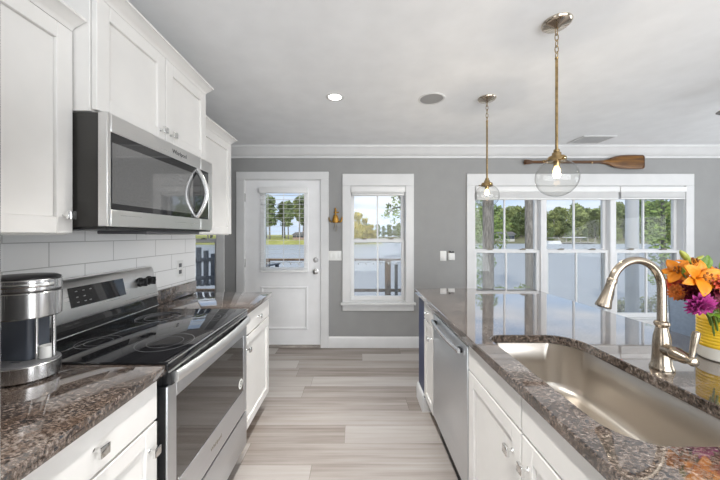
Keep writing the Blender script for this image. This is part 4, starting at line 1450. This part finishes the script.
wood(140, 346, (131, 143, 155), 8.6, 1.0, lambda r: -.5, lambda px, r: (1.12 if px < 330 else .95) + .08 * r, LP, 'trees on the shore behind the door')
wood(346, 426, (262, 276, 290), 9.5, 0, lambda r: -.5, lambda px, r: .85 + .08 * r, LB, 'trees on the farthest shore')
wood(452, 748, (137, 148, 159, 170, 181), 9.0, 0, lambda r: -.2 + .8 * r, lambda px, r: (.98 if px < 545 else (1.12 if px < 630 else 1.25)) + .06 * r, LO, 'trees across the lake')
wood(532, 745, (127,), 6.6, 0, lambda r: -1.2, lambda px, r: .52, LU, 'low trees on the bank across the lake', .5)
for px, Y, s, lb in ((358, 112, 1.02, 'tallest yellow autumn tree, at the left edge of the narrow window'), (365.5, 116, .88, 'middle yellow autumn tree of the three in the narrow window'), (372, 118, .66, 'rightmost and lowest yellow autumn tree in the narrow window')):
    plant('autumn', (px - 356) / 294 * Y, Y, -2.0, s, lb, 'yellow autumn trees', rnd)
hill('wooded_point', lambda x, y: WZ - .25 + .55 * max(0, 1 - ((x - 3) / 9) ** 2 - ((y - 115) / 9) ** 2) * 1.0, -9, 14, 104, 126, 12, 12, 'bank_soil', 'low point of land under the yellow trees', 'shore')

# the two trunks close to the triple window, the overhanging branch, leafy trees and bushes
def trunk_tree(x, y, r0, label, seed, h=13, crown_z=9):
    rnd_ = random.Random(seed)
    zb = -.55 - .26 * max(0, y - 5.0) - .15
    t_ = thing('pine_tree', (x, y, zb), label, 'tree')
    pts, rs = [], []
    for i in range(14):
        u = i / 13
        pts.append((x + .04 * math.sin(u * 5 + seed), y + .03 * math.cos(u * 4), zb + u * (h - zb)))
        rs.append(r0 * (1.12 - .25 * u + (.25 if i == 0 else 0)))
    MB().tube(pts, rs, n=18).build('trunk', 'bark', t_)
    mb = MB()
    leaf_cloud(mb, [((x + rnd_.uniform(-.55, .25), y + rnd_.uniform(-.3, .3), rnd_.uniform(crown_z, h + 1)), .55) for _ in range(11)], 2200, .12, rnd_)
    mb.build('crown', 'leaf_pine', t_, smooth=0)
trunk_tree(4.02, 9.0, .150, 'rough grey tree trunk outside the left pane of the triple window, nearest its left casing', 1)
trunk_tree(5.85, 9.9, .128, 'darker tree trunk outside, beside the first mullion of the triple window', 2)
def leafy(name, x, y, zb, blobs, n, size, mat, label, cat, seed, trunk=None, limbs=()):
    rnd_ = random.Random(seed)
    t_ = thing(name, (x, y, zb), label, cat)
    mb = MB()
    leaf_cloud(mb, blobs, n, size, rnd_)
    mb.build('crown' if cat == 'tree' else 'foliage', mat, t_, smooth=0)
    mb = MB()
    if trunk:
        mb.tube([(x, y, zb), (x + .05, y, zb + trunk[1] * .5), (x, y, zb + trunk[1])], [trunk[0], trunk[0] * .8, trunk[0] * .4], n=10)
    else:
        for k in range(5):
            a = 2 * PI * k / 5
            mb.tube([(x, y, zb - .2), (x + .25 * math.cos(a), y + .25 * math.sin(a), zb + .5)], .018, n=6)
    mb.build('trunk' if trunk else 'stems', 'bark', t_)
    for L in limbs:
        MB().tube(L, [.05 * (1 - .75 * i / (len(L) - 1)) for i in range(len(L))], n=8).build('limb', 'bark', t_)
    return t_
q = at(489, 225, 13)
leafy('young_tree', q.x, 13, -2.3, [((q.x + dx, 13 + dy, z), r) for dx, dy, z, r in ((-.5, 0, 2.7, .6), (.25, .2, 2.2, .6), (-.3, -.2, 1.6, .65), (.4, .1, 1.3, .55), (-.6, .1, .8, .5), (-.2, 0, .1, .5), (-.5, .2, -.6, .5), (.7, 0, 1.9, .4), (-.1, 0, 3.3, .5))],
      2400, .065, 'leaf_near', 'young bright green tree behind the grey trunk at the left of the triple window', 'tree', 31, (.07, 4.5))
limb1 = [(2.72, 10.2, 1.2), (2.3, 10.1, 1.9), (1.8, 10.0, 2.3), (1.3, 10.0, 2.3), (1.0, 9.9, 2.0)]
limb2 = [(1.8, 10.0, 2.3), (1.5, 10.0, 2.6), (1.3, 10.0, 3.1)]
leafy('oak_tree', 2.72, 10.2, -2.1, [((x, 10.0 + dy, z), r) for x, dy, z, r in ((1.45, 0, 2.62, .30), (1.18, .1, 2.25, .20), (1.42, 0, 2.12, .20), (1.00, -.1, 2.05, .13), (1.28, .1, 1.86, .10), (1.60, 0, 2.95, .30), (1.40, .1, 3.15, .25), (1.70, 0, 2.3, .25), (2.2, .2, 2.6, .6), (2.7, .2, 3.3, .8), (3.1, .2, 2.7, .5), (2.6, 0, 4.2, .9))],
      2600, .055, 'leaf_near', 'leafy tree whose branch hangs into the upper right of the narrow window', 'tree', 32, (.17, 6.0), (limb1, limb2))
q = at(660, 230, 12)
leafy('shade_tree', q.x + .3, 12.2, -2.1, [((q.x + dx, 12 + dy, z), r) for dx, dy, z, r in ((-.6, 0, 3.0, .5), (.1, .2, 2.8, .6), (.7, 0, 3.0, .6), (-.5, .1, 2.2, .5), (.3, 0, 2.0, .6), (.9, .1, 2.1, .5), (-.4, 0, 1.4, .45), (.4, .1, 1.2, .5), (1.0, 0, 1.2, .5), (0, 0, .6, .4), (.7, .1, .4, .5), (.2, .2, 3.7, .7), (1.2, 0, .0, .5), (-.1, 0, -.3, .4))],
      3600, .07, 'leaf_near', 'dark leafy tree outside the right pane of the triple window, past the grey column', 'tree', 33, (.10, 5.2))
for px, py, Y, r, lb, sd in ((497, 291, 10.2, .38, 'low green bush at the foot of the rough grey trunk', 41), (522, 290, 9.4, .34, 'low green bush beside the darker trunk', 42),
                             (549, 300, 10.6, .22, 'tiny sprig of a bush by the first mullion of the triple window', 43), (592, 312, 10.9, .30, 'dry bush seen just under the faucet spout', 44),
                             (622, 303, 10.9, .36, 'olive bush behind the grey column', 45), (652, 300, 10.7, .44, 'olive bush inside the arch of the faucet', 46)):
    q = at(px, py, Y)
    leafy('bush', q.x, Y, q.z - .5, [((q.x + dx * r, Y + dy * r, q.z + dz * r - .12), r * .6) for dx, dy, dz in ((-.6, 0, 0), (.6, .1, -.1), (0, -.2, .35), (.2, .3, -.4), (-.3, .2, -.7))], 420, .05, 'leaf_bush' if sd > 42 else 'leaf_near', lb, 'bush', sd)

# porch column
q = at(632, 250, 5.5)
c = thing('porch_column', (q.x, 5.5, -.75), 'round grey porch column outside the right pane of the triple window', 'column')
MB().lathe((q.x, 5.5, -.75), [(0, 0), (.10, 0), (.10, .9), (.096, 4.2), (0, 4.2)], n=32).build('shaft', 'column_paint', c)
MB().box(q.x - .19, q.x + .19, 5.31, 5.69, -.95, -.75, .01).build('plinth', 'column_paint', c)
MB().lathe((q.x, 5.5, 3.45), [(.10, 0), (.15, .03), (.15, .09), (0, .09)], n=32).build('capital', 'column_paint', c)

# deck ------------------------------------------------------------------
d = thing('wooden_deck', (-2.0, 4.8, -.15), 'weathered wooden deck outside the door and narrow window', 'deck')
mb = MB()
for k in range(16):
    y = 3.735 + k * .143
    mb.box(-5.5, .92, y, y + .137, -.18, -.14)
mb.build('boards', 'deck_wood', d, smooth=0)
mb = MB()
for x in (-5.2, -3.2, -1.2, .80):
    for y in (3.9, 5.9):
        mb.box(x - .07, x + .07, y - .07, y + .07, -1.1, -.18)
mb.build('supports', 'rail_wood', d, smooth=0)
r = thing('deck_railing', (-2.0, 5.93, -.14), 'brown wooden railing along the lake side of the deck, strung with small bulbs', 'railing')
MB().box(-5.5, .92, 5.87, 5.99, .855, .893, .006).build('top_rail', 'rail_wood', r)
MB().box(-5.5, .92, 5.91, 5.95, .225, .285, .004).build('bottom_rail', 'rail_wood', r)
for x in (-5.4, -3.6, -1.8, .64):
    MB().box(x - .055, x + .055, 5.875, 5.985, -.14, .855, .006).build('post', 'rail_wood', r)
MB().box(.78, .84, 5.90, 5.96, -.14, .78, .004).build('post', 'rail_dark', r)
sl_ = thing('string_lights', (-1.3, 5.85, .78), 'string of small white bulbs hung under the deck railing', 'string lights')
cb, bb = MB(), MB()
pts = []
for k in range(0, 321):
    x = -5.4 + 6.3 * k / 320
    pts.append((x, 5.862, .835 - .014 * abs(math.sin(x * 9))))
cb.tube(pts, .004, n=6).build('cable', 'rail_dark', sl_)
for k in range(42):
    x = -5.35 + k * .15
    bb.sphere((x, 5.855, .80), .020, (1, 1, 1.3), 1)
bb.build('bulbs', 'bulb_plastic', sl_)

def patio_chair(x, y, rz, label):
    """bar-height slatted patio chair, built facing -y at the origin"""
    t_ = thing('patio_chair', (0, 0, 0), label, 'patio chair')
    st = MB()
    for k in range(6):
        st.box(-.24 + k * .082, -.24 + k * .082 + .070, -.23, .23, .72, .742, .004)
    st.build('seat', 'patio_paint', t_)
    bk = MB()
    for k in range(5):
        xx = -.20 + k * .10
        hh = 1.32 - .05 * abs(k - 2)
        bk.box(xx - .036, xx + .036, .235, .255, .74, hh, .004)
    bk.box(-.25, .25, .256, .280, .82, .88, .004).box(-.25, .25, .256, .280, 1.10, 1.16, .004)
    bk.build('backrest', 'patio_paint', t_)
    for s in (-1, 1):
        MB().box(s * .27 - .045, s * .27 + .045, -.27, .27, .965, .990, .006).build('armrest', 'patio_paint', t_)
        MB().box(s * .27 - .025, s * .27 + .025, -.25, -.19, 0, .965, .004).build('leg', 'patio_paint', t_)
        MB().box(s * .27 - .025, s * .27 + .025, .19, .25, 0, .965, .004).build('leg', 'patio_paint', t_)
    MB().box(-.245, .245, -.245, -.205, .25, .31, .004).build('footrest', 'patio_paint', t_)
    t_.location = (x, y, -.14)
    t_.rotation_euler = (0, 0, rz)
    return t_
patio_chair(-2.50, 4.75, math.radians(200), 'dark blue grey slatted patio chair outside the window past the left counter')
patio_chair(-1.78, 5.30, math.radians(165), 'dark patio chair at the lower left of the door glass')
t = thing('patio_grill', (-2.98, 4.98, -.14), 'dark grey covered grill outside, left of the patio chair', 'grill')
MB().box(-3.53, -2.98, 4.75, 5.2, 0.02, .80, .02, 3).build('cabinet', 'grill_black', t)
MB().prism([(4.72, .80), (5.23, .80), (5.20, .98), (5.05, 1.06), (4.88, 1.04), (4.75, .93)], -3.54, -2.97, 'x').build('lid', 'grill_black', t, bevel=.02)
MB().tube([(-3.48, 4.68, .88), (-3.03, 4.68, .88)], .012, n=10).build('handle', 'chrome', t)
for sx in (-3.48, -3.03):
    MB().box(sx - .03, sx + .03, 4.8, 5.15, -.14, .02).build('foot', 'rail_dark', t)

# houses and dock across the lake ---------------------------------------
def house(x, y, z, wd, dp, h, mat, label, rz=0.0):
    t_ = thing('lake_house', (x, y, z), label, 'house')
    MB().box(x - wd / 2, x + wd / 2, y - dp / 2, y + dp / 2, z - 1, z + h).build('walls', mat, t_, smooth=0)
    MB().prism([(x - wd / 2 - .6, z + h), (x + wd / 2 + .6, z + h), (x + wd * .30, z + h + wd * .20), (x - wd * .30, z + h + wd * .20)], y - dp / 2 - .6, y + dp / 2 + .6).build('roof', 'house_roof', t_, smooth=0)
    for k in range(4):
        xx = x - wd * .38 + k * wd * .25
        MB().box(xx - .7, xx + .7, y - dp / 2 - .06, y - dp / 2 + .02, z + .9, z + 2.3).build('window', 'house_glass', t_, smooth=0)
    MB().box(x + wd * .1, x + wd * .1 + .8, y - .4, y + .4, z + h, z + h + wd * .26).build('chimney', 'house_brick', t_, smooth=0)
house((301 - 356) / 294 * 131, 131.5, -.6, 6.5, 5, 1.9, 'house_brick', 'brick house among the pines seen through the door')
house((504 - 356) / 294 * 128, 128, -1.2, 6, 6, 2.8, 'house_wall', 'grey lake house across the water in the left pane of the triple window')
t = thing('boat_dock', ((575 - 356) / 294 * 116, 116, WZ), 'white covered boat dock across the lake, in the middle pane of the triple window', 'dock')
dx = (575 - 356) / 294 * 116
MB().box(dx - 7, dx + 8, 115, 118, WZ + .35, WZ + .6).build('platform', 'dock_wood', t, smooth=0)
for k in range(6):
    MB().box(dx - 6.8 + k * 2.8, dx - 6.6 + k * 2.8, 115.2, 115.4, WZ - .2, WZ + 2.4).build('post', 'dock_wood', t, smooth=0)
MB().box(dx - 3.5, dx + 3.5, 114.8, 118.2, WZ + 2.4, WZ + 2.65).build('roof', 'boat_white', t, smooth=0)
t = thing('pontoon_boat', (dx - 10, 113, WZ), 'white pontoon boat moored left of the far dock', 'boat')
MB().tube([(dx - 13, 112.4, WZ + .2), (dx - 8, 112.4, WZ + .2)], .35, n=10).tube([(dx - 13, 114, WZ + .2), (dx - 8, 114, WZ + .2)], .35, n=10).build('hull', 'boat_white', t)
MB().box(dx - 12.6, dx - 8.2, 112.2, 114.2, WZ + .5, WZ + 1.2, .1).build('cabin', 'boat_white', t)
MB().box(dx - 12, dx - 9, 112.2, 114.2, WZ + 2.3, WZ + 2.4).build('awning', 'boat_white', t)
